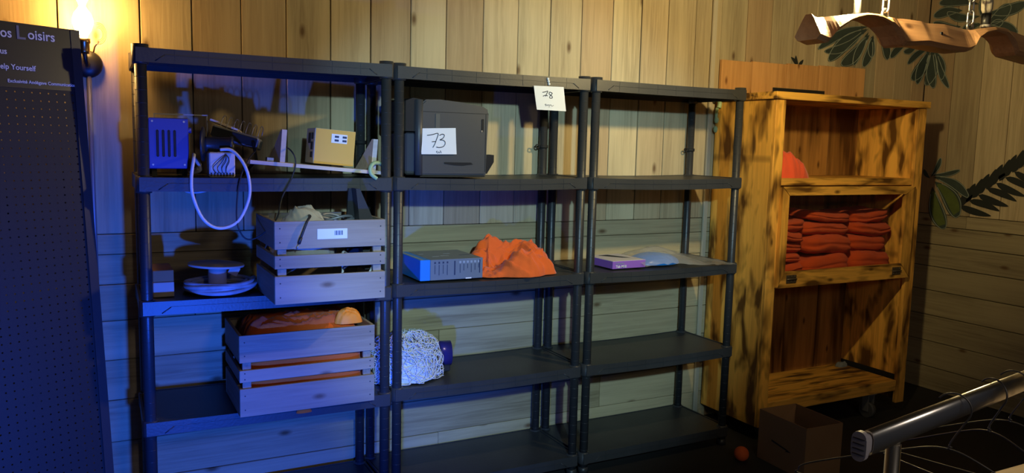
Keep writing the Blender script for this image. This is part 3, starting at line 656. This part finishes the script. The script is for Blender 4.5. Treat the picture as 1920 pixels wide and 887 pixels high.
def sheet(name, label, corners, nrmy, strokes, tiny, cat='paper sign'):
    """a slightly curled sheet of paper with pen strokes, corners in order tl, tr, br, bl"""
    tl_, tr_, br_, bl_ = [Vector(c) for c in corners]; n = 10
    def P_(s, t, o=0.0):
        p = (tl_ * (1 - s) + tr_ * s) * (1 - t) + (bl_ * (1 - s) + br_ * s) * t
        return p + Vector((0, nrmy - .003 * math.sin(3.1 * s) * t - .003 * t * t - o, 0))
    bm = B(); g1 = [[bm.verts.new(P_(i / n, j / n)) for j in range(n + 1)] for i in range(n + 1)]; g2 = [[bm.verts.new(P_(i / n, j / n, -.0006)) for j in range(n + 1)] for i in range(n + 1)]
    for i in range(n):
        for j in range(n):
            bm.faces.new((g1[i][j], g1[i + 1][j], g1[i + 1][j + 1], g1[i][j + 1])).smooth = True; bm.faces.new((g2[i][j], g2[i][j + 1], g2[i + 1][j + 1], g2[i + 1][j])).smooth = True
    root = thing(name, label, cat, bl_); ORG[root.name] = (bl_, 0.0)
    pg = build('sheet', bm, 'paper', root)
    for st in strokes:
        bm = B(); tube(bm, [P_(q.x, q.y, .0008) for q in spline([Vector((s, t, 0)) for s, t in st], 5)], .0016, 5); build('pen_stroke', bm, 'ink', pg)
    for st in tiny:
        bm = B(); tube(bm, [P_(q.x, q.y, .0006) for q in spline([Vector((s, t, 0)) for s, t in st], 5)], .0009, 5); build('pen_stroke', bm, 'ink', pg)
    return root
seven = [[(.17, .27), (.30, .25), (.48, .20), (.44, .40), (.38, .60), (.32, .74)], [(.30, .52), (.40, .51)]]
three = [[(.52, .28), (.60, .23), (.66, .27), (.62, .38), (.53, .45), (.62, .46), (.68, .56), (.62, .70), (.50, .74), (.42, .72)]]
sc1 = [[(.41, .90), (.44, .87), (.42, .93), (.46, .95), (.48, .90), (.50, .95), (.53, .90), (.56, .95)], [(.52, .86), (.55, .88)]]
p73 = sheet('number_paper', 'white paper with handwritten 73 taped to the printer', [(1.016, .0165, 1.532), (1.168, .0165, 1.538), (1.172, .0155, 1.431), (1.018, .0155, 1.429)], 0, seven + three, sc1)
seven2 = [[(.26, .26), (.34, .24), (.44, .20), (.40, .30), (.34, .42)], [(.26, .42), (.34, .38), (.42, .40)]]
eight = [[(.56, .26), (.50, .24), (.48, .32), (.56, .40), (.56, .48), (.48, .48), (.50, .40), (.58, .30), (.56, .25)]]
sc2 = [[(.28, .78), (.32, .74), (.31, .82), (.36, .77), (.38, .81), (.42, .76), (.44, .81), (.48, .76), (.52, .82), (.58, .78)], [(.40, .86), (.44, .86)]]
p78 = sheet('number_paper', 'white paper with handwritten 78 hanging from the top shelf edge', [(1.512, -.0125, 1.726), (1.660, -.0125, 1.728), (1.673, -.0135, 1.625), (1.528, -.0135, 1.626)], 0, seven2 + eight, sc2)
b = B()
for p in ((1.585, -.010, 1.748), (1.588, -.010, 1.737), (1.582, -.010, 1.758)): bmesh.ops.create_uvsphere(b, u_segments=10, v_segments=6, radius=.006, matrix=Matrix.Translation(p))
build('adhesive_putty', b, 'paper', p78, smooth=True)

# ------------------------------------------------------------------ second unit, middle and lower tier
sb = thing('software_box', 'flat blue grey carton with bright blue end, beside the orange cloth', 'carton', (1.15, .15, Z3))
QM = Matrix.Translation((1.025, .03, Z3))
b = B(); box(b, .045, .285, 0, .27, .003, .090, .0015, QM); sbb = build('carton_body', b, 'boxgrey', sb)
b = B(); box(b, 0, .0445, 0, .27, .003, .0905, .0015, QM); build('carton_end', b, 'boxblue', sb)
b = B(); box(b, .006, .018, .004, .25, .0905, .0910, 0, QM); build('end_stripe', b, 'print_l', sb)
for k in range(4):
    x = .062 + k * .0185
    b = B(); box(b, x, x + .007, -.0008, .0, .073, .081, 0, QM); build('print_square', b, 'print_d', sbb)
    b = B(); box(b, x + .002, x + .0045, -.0008, .0, .030 - .006 * (k % 2), .068, 0, QM); build('print_line', b, 'print_d', sbb)
b = B(); box(b, .152, .1575, -.0008, .0, .022, .082, 0, QM); build('print_line', b, 'print_d', sbb)
for k in range(6):
    x = .175 + k * .0172
    b = B(); box(b, x, x + .009, -.0008, .0, .071, .080, 0, QM); build('print_square', b, 'print_l', sbb)
    b = B(); box(b, x + .003, x + .0055, -.0008, .0, .030 + .009 * (k % 3), .067, 0, QM); build('print_line', b, 'print_d', sbb)
b = B(); box(b, .268, .2725, -.0008, .0, .026, .082, 0, QM); build('print_line', b, 'print_d', sbb)
b = B(); box(b, .205, .232, -.0010, .0, .0035, .008, 0, QM); build('print_mark', b, 'paper', sbb)
for (x, y, l_) in ((.09, .09, .03), (.13, .10, .04), (.17, .16, .03), (.22, .10, .05), (.06, .17, .02)):
    b = B(); box(b, x, x + l_, y, y + .007, .0900, .0905, 0, QM); build('print_mark', b, 'print_l' if l_ < .045 else 'print_d', sbb)
b = B(); cloth(b, (1.505, .155, Z3), (.42, .34, .185), 17, 1.3, 2.3, rot=.6, nr=60, nt=190, lumps=[(.45, .10, .55, .6, 1.0), (-.30, .35, .6, .4, .84), (.15, -.6, .7, .45, .62), (-.85, .2, .4, .4, .55)]); tag(build('orange_cloth', b, 'orange', loc=(1.52, .155, Z3)), 'crumpled orange cloth heaped on the middle shelf beside the blue grey carton', 'cloth')
# white netting
b = B(); rn = random.Random(3)
for k in range(260):
    th = rn.uniform(0, 2 * math.pi); el = rn.uniform(.05, 1.5); ln = rn.uniform(.5, 1.5); dr = rn.uniform(0, 2 * math.pi); q = []
    for t in range(7):
        s = (t / 6 - .5) * ln; a = th + math.cos(dr) * s + .25 * math.sin(s * 6 + k); ee = min(1.5, max(.0, el + math.sin(dr) * s + .15 * math.cos(s * 7 + k))); R_ = 1 + .10 * rn.uniform(-1, 1)
        q.append((1.005 + .160 * R_ * math.cos(a) * math.cos(ee) ** .6, .145 + .115 * R_ * math.sin(a) * math.cos(ee) ** .6, Z2 + .006 + .185 * R_ * math.sin(ee) ** .85))
    tube(b, spline(q, 3), .0016, 5)
r_ = bmesh.ops.create_icosphere(b, subdivisions=3, radius=1.0)
for v in r_['verts']: v.co = Vector((1.005 + v.co.x * .145, .145 + v.co.y * .105, Z2 + .004 + max(0, v.co.z) * .165))
tag(build('white_net', b, 'cord', loc=(1.005, .145, Z2)), 'bundle of white cord netting on the lower shelf', 'net')
cn = thing('blue_can', 'small dark blue can lying behind the white net', 'can', (1.19, .19, Z2))
b = B(); cyl(b, (1.14, .21, Z2 + .075), (1.235, .19, Z2 + .075), .055, 28); build('can_body', b, 'can', cn)
b = B(); box(b, 1.145, 1.225, .16, .24, Z2, Z2 + .03, .004); build('can_foot', b, 'matte', cn)

# ------------------------------------------------------------------ third unit, middle tier
tb2 = thing('tablet_box', 'flat purple and white tablet carton on the middle shelf of the third unit', 'carton', (2.09, .18, Z3), math.radians(0))
tq = Matrix.Translation((1.993, .045, Z3)) @ Matrix.Rotation(math.radians(1.5), 4, 'Z')
b = B(); box(b, 0, .195, 0, .22, .0015, .037, .001, tq); t2 = build('carton_body', b, 'purple', tb2)
b = B(); box(b, .001, .194, .001, .219, .037, .0385, 0, tq); tlid = build('carton_top', b, 'lilac', tb2)
b = B(); vs = [b.verts.new(tq @ Vector(p)) for p in ((.05, .19, .0392), (.11, .195, .0392), (.16, .07, .0392), (.12, .09, .0392))]; b.faces.new(vs); build('printed_picture', b, 'slot', tlid)
text('lettering', 'Lenovo', .016, FR(tq @ Vector((.018, -.0012, .022)), (1, 0, 0)), 'print_l', t2); text('lettering', 'Tab M10', .017, FR(tq @ Vector((.018, -.0012, .0065)), (1, 0, 0)), 'white', t2, bold=.0004)
bg = thing('plastic_pouch', 'clear plastic pouch with blue contents lying on the middle shelf', 'plastic pouch', (2.38, .13, Z3))
b = B(); cloth(b, (2.31, .15, Z3 + .004), (.27, .20, .058), 8, .3, 2.2); build('blue_content', b, 'bagblue', bg)
b = B(); n_ = 22; gv = []
for i in range(n_ + 1):
    row = []
    for j in range(11):
        s, t = i / n_, j / 10; x = 2.155 + s * .50; y = .30 - t * .30 - .10 * s * t + .02 * s
        hgt = .072 * math.exp(-((s - .32) / .28) ** 2) * math.sin(math.pi * min(1, max(0, .04 + t * .94))) ** .7 + .010 * abs(noise.noise(Vector((s * 9, t * 7, 2)))) * 2 + .004
        row.append(b.verts.new((x, y, Z3 + .004 + hgt)))
    gv.append(row)
for i in range(n_):
    for j in range(10): b.faces.new((gv[i][j], gv[i + 1][j], gv[i + 1][j + 1], gv[i][j + 1])).smooth = True
build('clear_film', b, 'film', bg)

# ------------------------------------------------------------------ textiles in the cabinet
b = B(); cloth(b, (3.095, .13, 1.338), (.28, .32, .155), 21, .9, 2.2, rot=1.0, skew=-.3, p=2.5, q=.6); tag(build('coral_cloth', b, 'coral', loc=(3.03, .1, 1.338)), 'coral red cloth crumpled on the upper cabinet shelf', 'cloth')
def towel(x0, x1, z0, h, y0, y1, k, rot, label):
    bm = B(); cx, cy = (x0 + x1) / 2, (y0 + y1) / 2; r = bmesh.ops.create_cube(bm, size=2.0); bmesh.ops.subdivide_edges(bm, edges=bm.edges[:], cuts=13, use_grid_fill=True)
    off = Vector((k * 2.3, k * 1.1, k * .7))
    for v in bm.verts:
        p = v.co.copy(); q = p.copy(); ln = (abs(p.x) ** 5 + abs(p.z) ** 3 + abs(p.y) ** 6) ** (1 / 4.5)
        if ln > 1: q = p / ln
        n1 = noise.noise(q * 1.6 + off); n2 = noise.noise(q * 5 + off)
        crease = -.22 * math.exp(-((q.z - .05 * n1) / .13) ** 2) * max(0, -q.y)
        v.co = Vector((q.x * (x1 - x0) / 2 * (1 + .05 * n1), q.y * (y1 - y0) / 2 * (1 + .05 * n1 + .02 * n2 + crease * .35), q.z * h / 2 * (1 + .12 * n2) + .010 * n1 + .008 * math.sin(q.x * 2.2 + k)))
    bm.transform(Matrix.Translation((cx, cy, z0 + h / 2)) @ Matrix.Rotation(rot, 4, 'Z') @ Matrix.Rotation(rot * .6, 4, 'Y'))
    for f in bm.faces: f.smooth = True
    tag(build('folded_towel', bm, 'orange2', loc=(cx, cy, z0)), label, 'towel', 'orange towels behind the cabinet glass')
L_ = ['bottom', 'second from bottom', 'middle', 'second from top', 'top']; z = .797
for i, h in enumerate((.072, .058, .064, .060, .070)):
    towel(2.935, 3.265 - .012 * (i % 2), z, h - .001, .02 + .012 * (i % 3), .35, i, .03 * (1 if i % 2 else -1), 'orange towel, ' + L_[i] + ' of the left stack behind the cabinet glass'); z += h
z = .797; CT = ['bottom', 'second from bottom', 'second from top', 'top']
for i, h in enumerate((.115, .105, .075, .055)):
    towel(3.27 - .02 * (i == 2), 3.62 + .02 * (i % 2), z, h - .001, .02 + .02 * (i > 1), .35, 7 + i, .05 * (1 if i % 2 else -1), 'orange towel, ' + CT[i] + ' of the middle stack behind the cabinet glass'); z += h
z = .797
for i, h in enumerate((.12, .095, .072, .068)):
    towel(3.635, 3.975 - .03 * (i % 2), z, h - .001, .03 + .012 * (i % 2), .35, 15 + i, .04 * (-1 if i % 2 else 1), 'orange towel, ' + CT[i] + ' of the right stack behind the cabinet glass'); z += h

# green tool hanging between wall and cabinet
gt = thing('hanging_hose', 'pale green hose fitting hanging on the wall beside the cabinet', 'hose fitting', (2.868, .37, 1.55))
b = B(); tube(b, spline([(2.845, .372, 1.742), (2.87, .366, 1.748), (2.886, .366, 1.728), (2.880, .366, 1.700)], 6), .013, 10); build('fitting', b, 'green', gt)
b = B(); tube(b, [(2.874, .372, 1.70), (2.870, .372, 1.66), (2.872, .372, 1.62)], .009, 10); build('pipe', b, 'green', gt)
b = B(); bmesh.ops.create_uvsphere(b, u_segments=14, v_segments=10, radius=.018, matrix=Matrix.Translation((2.872, .370, 1.635)) @ Matrix.Diagonal((.7, .7, 1, 1))); bmesh.ops.create_uvsphere(b, u_segments=14, v_segments=10, radius=.017, matrix=Matrix.Translation((2.868, .370, 1.585)) @ Matrix.Diagonal((.7, .7, 1.1, 1))); build('bulb_grip', b, 'green', gt, smooth=True)

# ------------------------------------------------------------------ floor things
b = B(); bmesh.ops.create_icosphere(b, subdivisions=4, radius=.036, matrix=Matrix.Translation((2.643, -.19, FZ + .036)))
for v in b.verts: v.co += (v.co - Vector((2.643, -.19, FZ + .036))).normalized() * .0012 * noise.noise(v.co * 160)
tag(build('foam_ball', b, 'ball', loc=(2.643, -.19, FZ), smooth=True), 'orange ball lying on the dark floor next to the cardboard box', 'ball')
kb = thing('cardboard_box', 'open brown cardboard box on the floor in front of the cabinet', 'box', (2.86, -.35, FZ))
Q = [Vector((2.752, -.187, 0)), Vector((2.986, -.200, 0)), Vector((2.968, -.506, 0)), Vector((2.738, -.495, 0))]
for k, nm in enumerate(('back', 'side', 'front', 'side')):
    b = B(); a, c = Q[k], Q[(k + 1) % 4]; nn = (c - a).cross(Vector((0, 0, 1))).normalized() * .004; cen = sum(Q, Vector()) / 4
    if (cen - a).dot(nn) < 0: nn = -nn
    vs = [b.verts.new(p + Vector((0, 0, zz))) for zz in (FZ + .001, .2) for p in (a, c, c + nn, a + nn)]
    for f in ((0, 1, 2, 3), (4, 7, 6, 5), (0, 4, 5, 1), (1, 5, 6, 2), (2, 6, 7, 3), (3, 7, 4, 0)): b.faces.new([vs[i] for i in f])
    wp = build(nm + '_wall', b, 'cardboard', kb)
    if k == 3:
        b2 = B(); vs = []
        for s, zz in ((.30, .075), (.62, .060), (.72, .052), (.60, .045), (.62, .052), (.30, .066)): vs.append(b2.verts.new(c * (1 - s) + a * s + Vector((0, 0, zz)) - nn * .25)) 
        b2.faces.new(vs); build('printed_arrow', b2, 'slot', wp)
b = B(); vs = [b.verts.new(p + Vector((0, 0, FZ + .003))) for p in Q]; b.faces.new(vs); build('bottom', b, 'cardboard', kb)
b = B(); a, c = Q[1], Q[0]; vs = [b.verts.new(p) for p in (a + Vector((0, -.004, .199)), c + Vector((0, -.004, .199)), c + Vector((.01, -.05, .06)), a + Vector((-.12, -.09, .06)))]; b.faces.new(vs); build('inner_flap', b, 'cardboard', kb)

# ------------------------------------------------------------------ clothes rail and hangers
ra, rb = Vector((.696, -2.353, 1.105)), Vector((1.62, -2.193, 1.105)); rd = (rb - ra).normalized(); rn_ = Vector((-rd.y, rd.x, 0))
cr = thing('clothes_rail', 'chrome clothes rail with grey end cap at the right foreground', 'clothes rail', (1.1, -2.28, FZ))
b = B(); prof = [(.0085 * math.copysign(abs(math.cos(a)) ** .8, math.cos(a)), .0165 * math.copysign(abs(math.sin(a)) ** .6, math.sin(a))) for a in [2 * math.pi * k / 24 for k in range(24)]]
A_ = [b.verts.new(ra + rd * .018 + rn_ * p + Vector((0, 0, q))) for p, q in prof]; B_ = [b.verts.new(rb + rn_ * p + Vector((0, 0, q))) for p, q in prof]
for k in range(24): b.faces.new((A_[k], A_[(k + 1) % 24], B_[(k + 1) % 24], B_[k])).smooth = True
b.faces.new(A_); b.faces.new(B_[::-1]); build('rail_tube', b, 'chrome', cr)
def pill(bm, p, d0, d1, sx, sz):
    R1 = [bm.verts.new(p + rd * d0 + rn_ * (sx * math.copysign(abs(math.cos(a)) ** .9, math.cos(a))) + Vector((0, 0, sz * math.copysign(abs(math.sin(a)) ** .55, math.sin(a))))) for a in [2 * math.pi * k / 24 for k in range(24)]]
    R2 = [bm.verts.new(v.co + rd * (d1 - d0)) for v in R1]
    for k in range(24): bm.faces.new((R1[k], R1[(k + 1) % 24], R2[(k + 1) % 24], R2[k]))
    bm.faces.new(R1); bm.faces.new(R2[::-1])
b = B(); pill(b, ra, -.004, .004, .0105, .0195); cp = build('end_cap', b, 'capgrey', cr)
b = B(); pill(b, ra, .004, .016, .0072, .0135); build('cap_neck', b, 'capgrey', cr)
for k in range(4):
    b = B(); z = -.010 + k * .0068; tube(b, [ra - rd * .0042 + rn_ * .0078 + Vector((0, 0, z)), ra - rd * .0042 - rn_ * .0078 + Vector((0, 0, z))], .0008, 5); build('cap_ridge', b, 'slot', cp)
for s in (.088, .86):
    p = ra + rd * s; b = B(); cyl(b, (p.x, p.y, FZ + .03), (p.x, p.y, 1.089), .0098, 24); build('upright', b, 'chrome', cr)
    b = B(); box(b, p.x - .012, p.x + .012, p.y - .25, p.y + .25, FZ, FZ + .03, .004); build('foot_bar', b, 'chrome', cr)
def hanger(s, yaw, label, tilt=0.0):
    p = ra + rd * s; root = thing('wire_hanger', label, 'clothes hanger', (p.x, p.y, 1.105), math.atan2(rd.y, rd.x) + yaw, 'wire hangers on the clothes rail')
    b = B(); hk = [(0, -.0235 * math.cos(a) if a < 9 else 0, .0 + .0235 * math.sin(a)) for a in [math.pi * (-.18 + 1.0 * t / 12) for t in range(13)]]
    hk = [(0, y, z + .0) for _, y, z in hk][::-1] + [(0, -.0, -.052), (0, 0, -.064)]
    tube(b, spline(hk, 3), .0014, 6); build('hook', b, 'wire', root, local=True)
    b = B(); tube(b, spline([(0, 0, -.062), (0, .03, -.068), (0, .10, -.098), (0, .19, -.140), (0, .205, -.156), (0, .19, -.163), (0, .0, -.166), (0, -.19, -.163), (0, -.205, -.156), (0, -.19, -.140), (0, -.10, -.098), (0, -.03, -.068), (0, 0, -.062)], 5), .0014, 6)
    b.transform(Matrix.Rotation(tilt, 4, 'X')); build('shoulder_wire', b, 'wire', root, local=True)
    b = B(); tube(b, [(.002 * math.cos(t), .002 * math.sin(t), -.056 - t * .0006) for t in range(14)], .0012, 5); build('neck_twist', b, 'wire', root, local=True)
hanger(.262, .35, 'wire clothes hanger nearest the grey end cap of the rail', .05)
hanger(.398, -.25, 'second wire clothes hanger from the grey end cap of the rail', -.05)
hanger(.478, .15, 'wire clothes hanger farthest along the rail, at the picture edge')
tt = thing('wooden_table', 'pale wooden table top, only its corner showing below the hangers', 'table', (2.0, -2.4, FZ))
b = B(); box(b, 1.60, 2.4, -2.75, -1.965, .725, .75, .003); build('table_top', b, 'pale', tt)
for x in (1.68, 2.33):
    for y in (-2.68, -2.04):
        b = B(); box(b, x - .025, x + .025, y - .025, y + .025, FZ, .724, .003); build('leg', b, 'pale', tt)

# ------------------------------------------------------------------ yoke chandelier
YT = [(2.046, 1.953), (2.068, 1.937), (2.125, 1.945), (2.185, 1.954), (2.24, 1.962), (2.293, 1.970), (2.363, 1.972), (2.413, 1.964), (2.423, 1.969), (2.529, 1.975), (2.63, 1.976), (2.661, 1.971), (2.772, 1.977), (2.845, 1.972), (2.923, 1.966), (2.975, 1.978), (3.04, 1.988), (3.11, 1.991), (3.17, 1.989), (3.22, 1.986), (3.30, 1.975), (3.36, 1.965), (3.42, 1.955), (3.44, 1.975)]
YB = [(2.055, 1.861), (2.097, 1.851), (2.108, 1.853), (2.143, 1.89), (2.201, 1.931), (2.24, 1.948), (2.28, 1.959), (2.33, 1.961), (2.364, 1.957), (2.424, 1.94), (2.472, 1.903), (2.497, 1.87), (2.625, 1.884), (2.70, 1.880), (2.786, 1.876), (2.868, 1.876), (2.910, 1.89), (2.93, 1.926), (2.975, 1.956), (3.035, 1.970), (3.114, 1.962), (3.171, 1.926), (3.192, 1.888), (3.387, 1.870), (3.44, 1.872)]
yk = thing('ox_yoke_lamp', 'carved wooden ox yoke hung as a lamp on two chains', 'hanging lamp', (2.7, -.97, 1.9))
def interp(P_, x):
    for (x0, z0), (x1, z1) in zip(P_, P_[1:]):
        if x0 <= x <= x1: return z0 + (z1 - z0) * (x - x0) / max(1e-9, x1 - x0)
    return P_[0][1] if x < P_[0][0] else P_[-1][1]
b = B(); rings = []; N_ = 120
for i in range(N_ + 1):
    x = 2.052 + (3.44 - 2.052) * i / N_; zt, zb = interp(YT, x), interp(YB, x); h = max(.006, zt - zb); c_ = min(.016, h * .3); y0, y1 = -1.03, -.925
    ti = min(.034, h * .38)
    rings.append([b.verts.new(q) for q in ((x, y0 - .005 + c_, zb), (x, y0 - .005, zb + c_), (x, y0 + ti - .006, zt - c_), (x, y0 + ti + .006, zt), (x, y1 - ti - .006, zt), (x, y1 - ti + .006, zt - c_), (x, y1 + .005, zb + c_), (x, y1 + .005 - c_, zb))])
for a, c in zip(rings, rings[1:]):
    for k in range(8): b.faces.new((a[k], a[(k + 1) % 8], c[(k + 1) % 8], c[k]))
b.faces.new(rings[0]); b.faces.new(rings[-1][::-1]); build('beam', b, 'yoke', yk)
b = B(); cyl(b, (2.72, -1.0185, 1.935), (2.72, -1.005, 1.935), .006, 12); build('peg_hole', b, 'slot', yk)
b = B(); tube(b, [(2.435 + .040 * 0 + .017 * math.cos(a), -.985, 1.985 + .017 * math.sin(a)) for a in [2 * math.pi * t / 16 for t in range(16)]], .005, 8, True); build('eye_bolt', b, 'steel', yk)
b = B(); tube(b, [(2.935 + .017 * math.cos(a), -.985, 1.985 + .017 * math.sin(a)) for a in [2 * math.pi * t / 16 for t in range(16)]], .005, 8, True); build('eye_bolt', b, 'steel', yk)
for cx in (2.435, 2.935):
    z = 2.018; k = 0
    while z < 2.74:
        b = B(); L2, r2 = .014, .0125; lp = []
        for t in range(20):
            a = 2 * math.pi * t / 20; u_ = r2 * math.cos(a); v_ = r2 * math.sin(a) + (L2 if math.sin(a) > 0 else -L2); lp.append((cx + (u_ if k % 2 else 0), -.985 + (0 if k % 2 else u_), z + v_))
        tube(b, lp, .0042, 7, True); build('chain_link', b, 'steel', yk); z += .0435; k += 1
# bulb on the left arm of the yoke
BA = BULB_A; b = B(); lathe(b, [(0, 1.962), (.018, 1.962), (.018, 1.972), (.012, 1.976), (.012, 2.026), (0, 2.026)], (BA[0], BA[1], 0), 16); build('bulb_socket', b, 'iron', yk)
b = B(); lathe(b, [(0, BA[2] - .04), (.010, BA[2] - .038), (.014, BA[2] - .028), (.026, BA[2] - .006), (.028, BA[2] + .008), (.022, BA[2] + .025), (.010, BA[2] + .034), (0, BA[2] + .036)], (BA[0], BA[1], 0), 20); build('bulb', b, 'glow_a', yk)
b = B(); cyl(b, (3.045, -.978, 1.985), (3.045, -.978, 2.045), .0175, 20, .019); sk = build('bulb_socket', b, 'black', yk)
b = B(); cyl(b, (3.045, -.978, 1.990), (3.045, -.978, 2.000), .0183, 20); build('label_ring', b, 'carton_w', sk)
b = B(); lathe(b, [(0, 2.044), (.014, 2.045), (.0205, 2.06), (.022, 2.085), (.019, 2.115), (.010, 2.14), (0, 2.15)], (3.045, -.978, 0), 20); tag(build('bulb', b, 'sleeve', yk), 'unlit cream candle bulb')

# ------------------------------------------------------------------ painted plants on the walls
def wall_pt(s, z, off):
    if s <= XW - .0: return Vector((min(s, XW - off), YW - off, z))
    return Vector((XW - off, YW - off - (s - XW), z))
def leafset(label, name, leaves, m='leaf', rim=True, greens=(), bend=.10):
    q = leaves[0]; root = thing(name, label, 'mural', wall_pt(q[0], q[1], .004))
    for i, (s0, z0, s1, z1, wd) in enumerate(leaves):
        ax = Vector((s1 - s0, z1 - z0)); nl = Vector((-ax.y, ax.x)).normalized(); bd = bend * ax.length * (1 if i % 2 else -.6)
        off = .0035 + .0006 * (i % 5)
        def pt(t, k, sc, o): 
            wv = wd * (.62 if rim else .72) * ((math.sin(math.pi * t ** 1.55) ** .55 if rim else math.sin(math.pi * min(1, t ** .75)) ** .62) if 0 < t < 1 else 0) * sc; c = Vector((s0, z0)) + ax * t + nl * (bd * math.sin(math.pi * t) + k * wv); return wall_pt(c.x, c.y, o)
        def strip(sc, o, t0, t1, mm, par, nm):
            bm = B(); cols = []
            for j in range(15):
                t = t0 + (t1 - t0) * (1 - (1 - j / 14) ** 1.7); cols.append([bm.verts.new(pt(t, k, sc, o)) for k in (-1, -.33, .33, 1)])
            for a, c in zip(cols, cols[1:]):
                for k in range(3): bm.faces.new((a[k], a[k + 1], c[k + 1], c[k]))
            bmesh.ops.remove_doubles(bm, verts=bm.verts[:], dist=1e-5)
            return build(nm, bm, mm, par)
        lf = strip(1.0, off, 0.0, 1.0, m, root, 'leaf')
        if rim and wd > .025:
            bm = B(); tq_ = [.15 + .83 * (1 - (1 - j / 14) ** 1.7) for j in range(15)]; path = [pt(t, -1, .84, off + .0008) for t in tq_] + [pt(t, 1, .84, off + .0008) for t in tq_[::-1]]
            for a, c in zip(path, path[1:]):
                if (c - a).length > 1e-4: tube(bm, [a, c], .0024, 4, caps=False)
            build('leaf_outline', bm, 'leafrim', lf)
            if i in greens: strip(.62, off + .0006, .1, .9, 'leaf_g', lf, 'leaf_fill')
    return root
L1 = [(4.073, 2.242, 3.652, 2.076, 0.048), (4.06, 2.235, 3.706, 2.065, 0.047), (4.07, 2.226, 3.743, 2.015, 0.077), (4.077, 2.211, 3.854, 1.997, 0.072), (4.088, 2.196, 3.961, 2.001, 0.054), (4.108, 2.188, 4.052, 1.998, 0.061), (4.122, 2.195, 4.122, 2.06, 0.058), (4.186, 2.188, 4.275, 2.058, 0.066), (4.426, 2.158, 4.289, 2.072, 0.045), (4.552, 2.184, 4.411, 2.114, 0.036)]
L2 = [(4.66, 2.157, 4.46, 2.044, 0.042), (4.664, 2.157, 4.509, 1.947, 0.079), (4.672, 2.149, 4.564, 1.923, 0.072), (4.68, 2.148, 4.663, 1.916, 0.072), (4.683, 2.148, 4.714, 1.897, 0.059), (4.691, 2.147, 4.767, 1.948, 0.049), (4.71, 2.136, 4.819, 1.892, 0.037)]
L3 = [(4.867, 2.364, 4.672, 2.356, 0.055), (4.865, 2.268, 4.672, 2.31, 0.059), (4.966, 2.389, 4.702, 2.432, 0.056), (4.982, 2.317, 4.762, 2.365, 0.045), (4.993, 2.269, 4.862, 2.229, 0.05), (4.999, 2.284, 5.035, 2.451, 0.064), (5.015, 2.25, 5.16, 2.362, 0.071), (5.026, 2.265, 5.216, 2.191, 0.039), (5.021, 2.328, 5.255, 2.355, 0.059), (5.031, 2.217, 5.122, 2.269, 0.048)]
M_LEAVES = [(4.763, 1.27, 4.868, 1.005, 0.088), (4.775, 1.305, 4.953, 1.088, 0.095), (4.745, 1.345, 4.94, 1.384, 0.027), (4.765, 1.332, 5.01, 1.219, 0.05), (4.746, 1.331, 4.805, 1.457, 0.029), (4.743, 1.324, 4.693, 1.378, 0.021)]
TUFT = [(3.491, 1.973, 3.44, 2.015, 0.015), (3.495, 1.974, 3.478, 2.027, 0.017), (3.504, 1.974, 3.54, 2.007, 0.015)]
FROND = [(4.96, 1.159, 5.005, 1.275, 0.031), (5.0, 1.188, 5.045, 1.306, 0.03), (5.039, 1.217, 5.085, 1.338, 0.031), (5.078, 1.245, 5.125, 1.369, 0.03), (5.116, 1.274, 5.163, 1.399, 0.029), (5.153, 1.301, 5.201, 1.429, 0.029), (5.19, 1.328, 5.239, 1.459, 0.029), (5.226, 1.355, 5.276, 1.488, 0.028), (5.262, 1.382, 5.312, 1.516, 0.028), (5.298, 1.408, 5.348, 1.544, 0.028), (5.332, 1.434, 5.383, 1.572, 0.027), (5.367, 1.459, 5.418, 1.599, 0.027), (4.96, 1.159, 5.16, 1.116, 0.029), (5.015, 1.199, 5.208, 1.15, 0.029), (5.068, 1.238, 5.256, 1.183, 0.029), (5.121, 1.277, 5.303, 1.215, 0.028), (5.172, 1.315, 5.349, 1.247, 0.028), (5.222, 1.352, 5.395, 1.278, 0.027), (5.271, 1.388, 5.439, 1.309, 0.027), (5.319, 1.424, 5.483, 1.339, 0.026), (5.367, 1.459, 5.525, 1.368, 0.027), (4.944, 1.144, 5.367, 1.459, 0.013)]
leafset('painted dark green leaf fan on the wall seen below the left yoke arch', 'painted_plant', L1)
leafset('painted drooping dark green leaves in the wall corner below the yoke middle', 'painted_plant', L2)
leafset('painted mass of dark leaves on the side wall behind the right chain', 'painted_plant', L3)
leafset('painted plant with two broad olive leaves beside the cabinet', 'painted_plant', M_LEAVES, greens=(0, 1))
leafset('painted little grass tuft just above the cabinet header board', 'painted_plant', TUFT, 'leaf_d', False)
leafset('painted black palm frond on the side wall at the picture edge', 'painted_palm_frond', FROND, 'leaf_d', False, bend=.04)
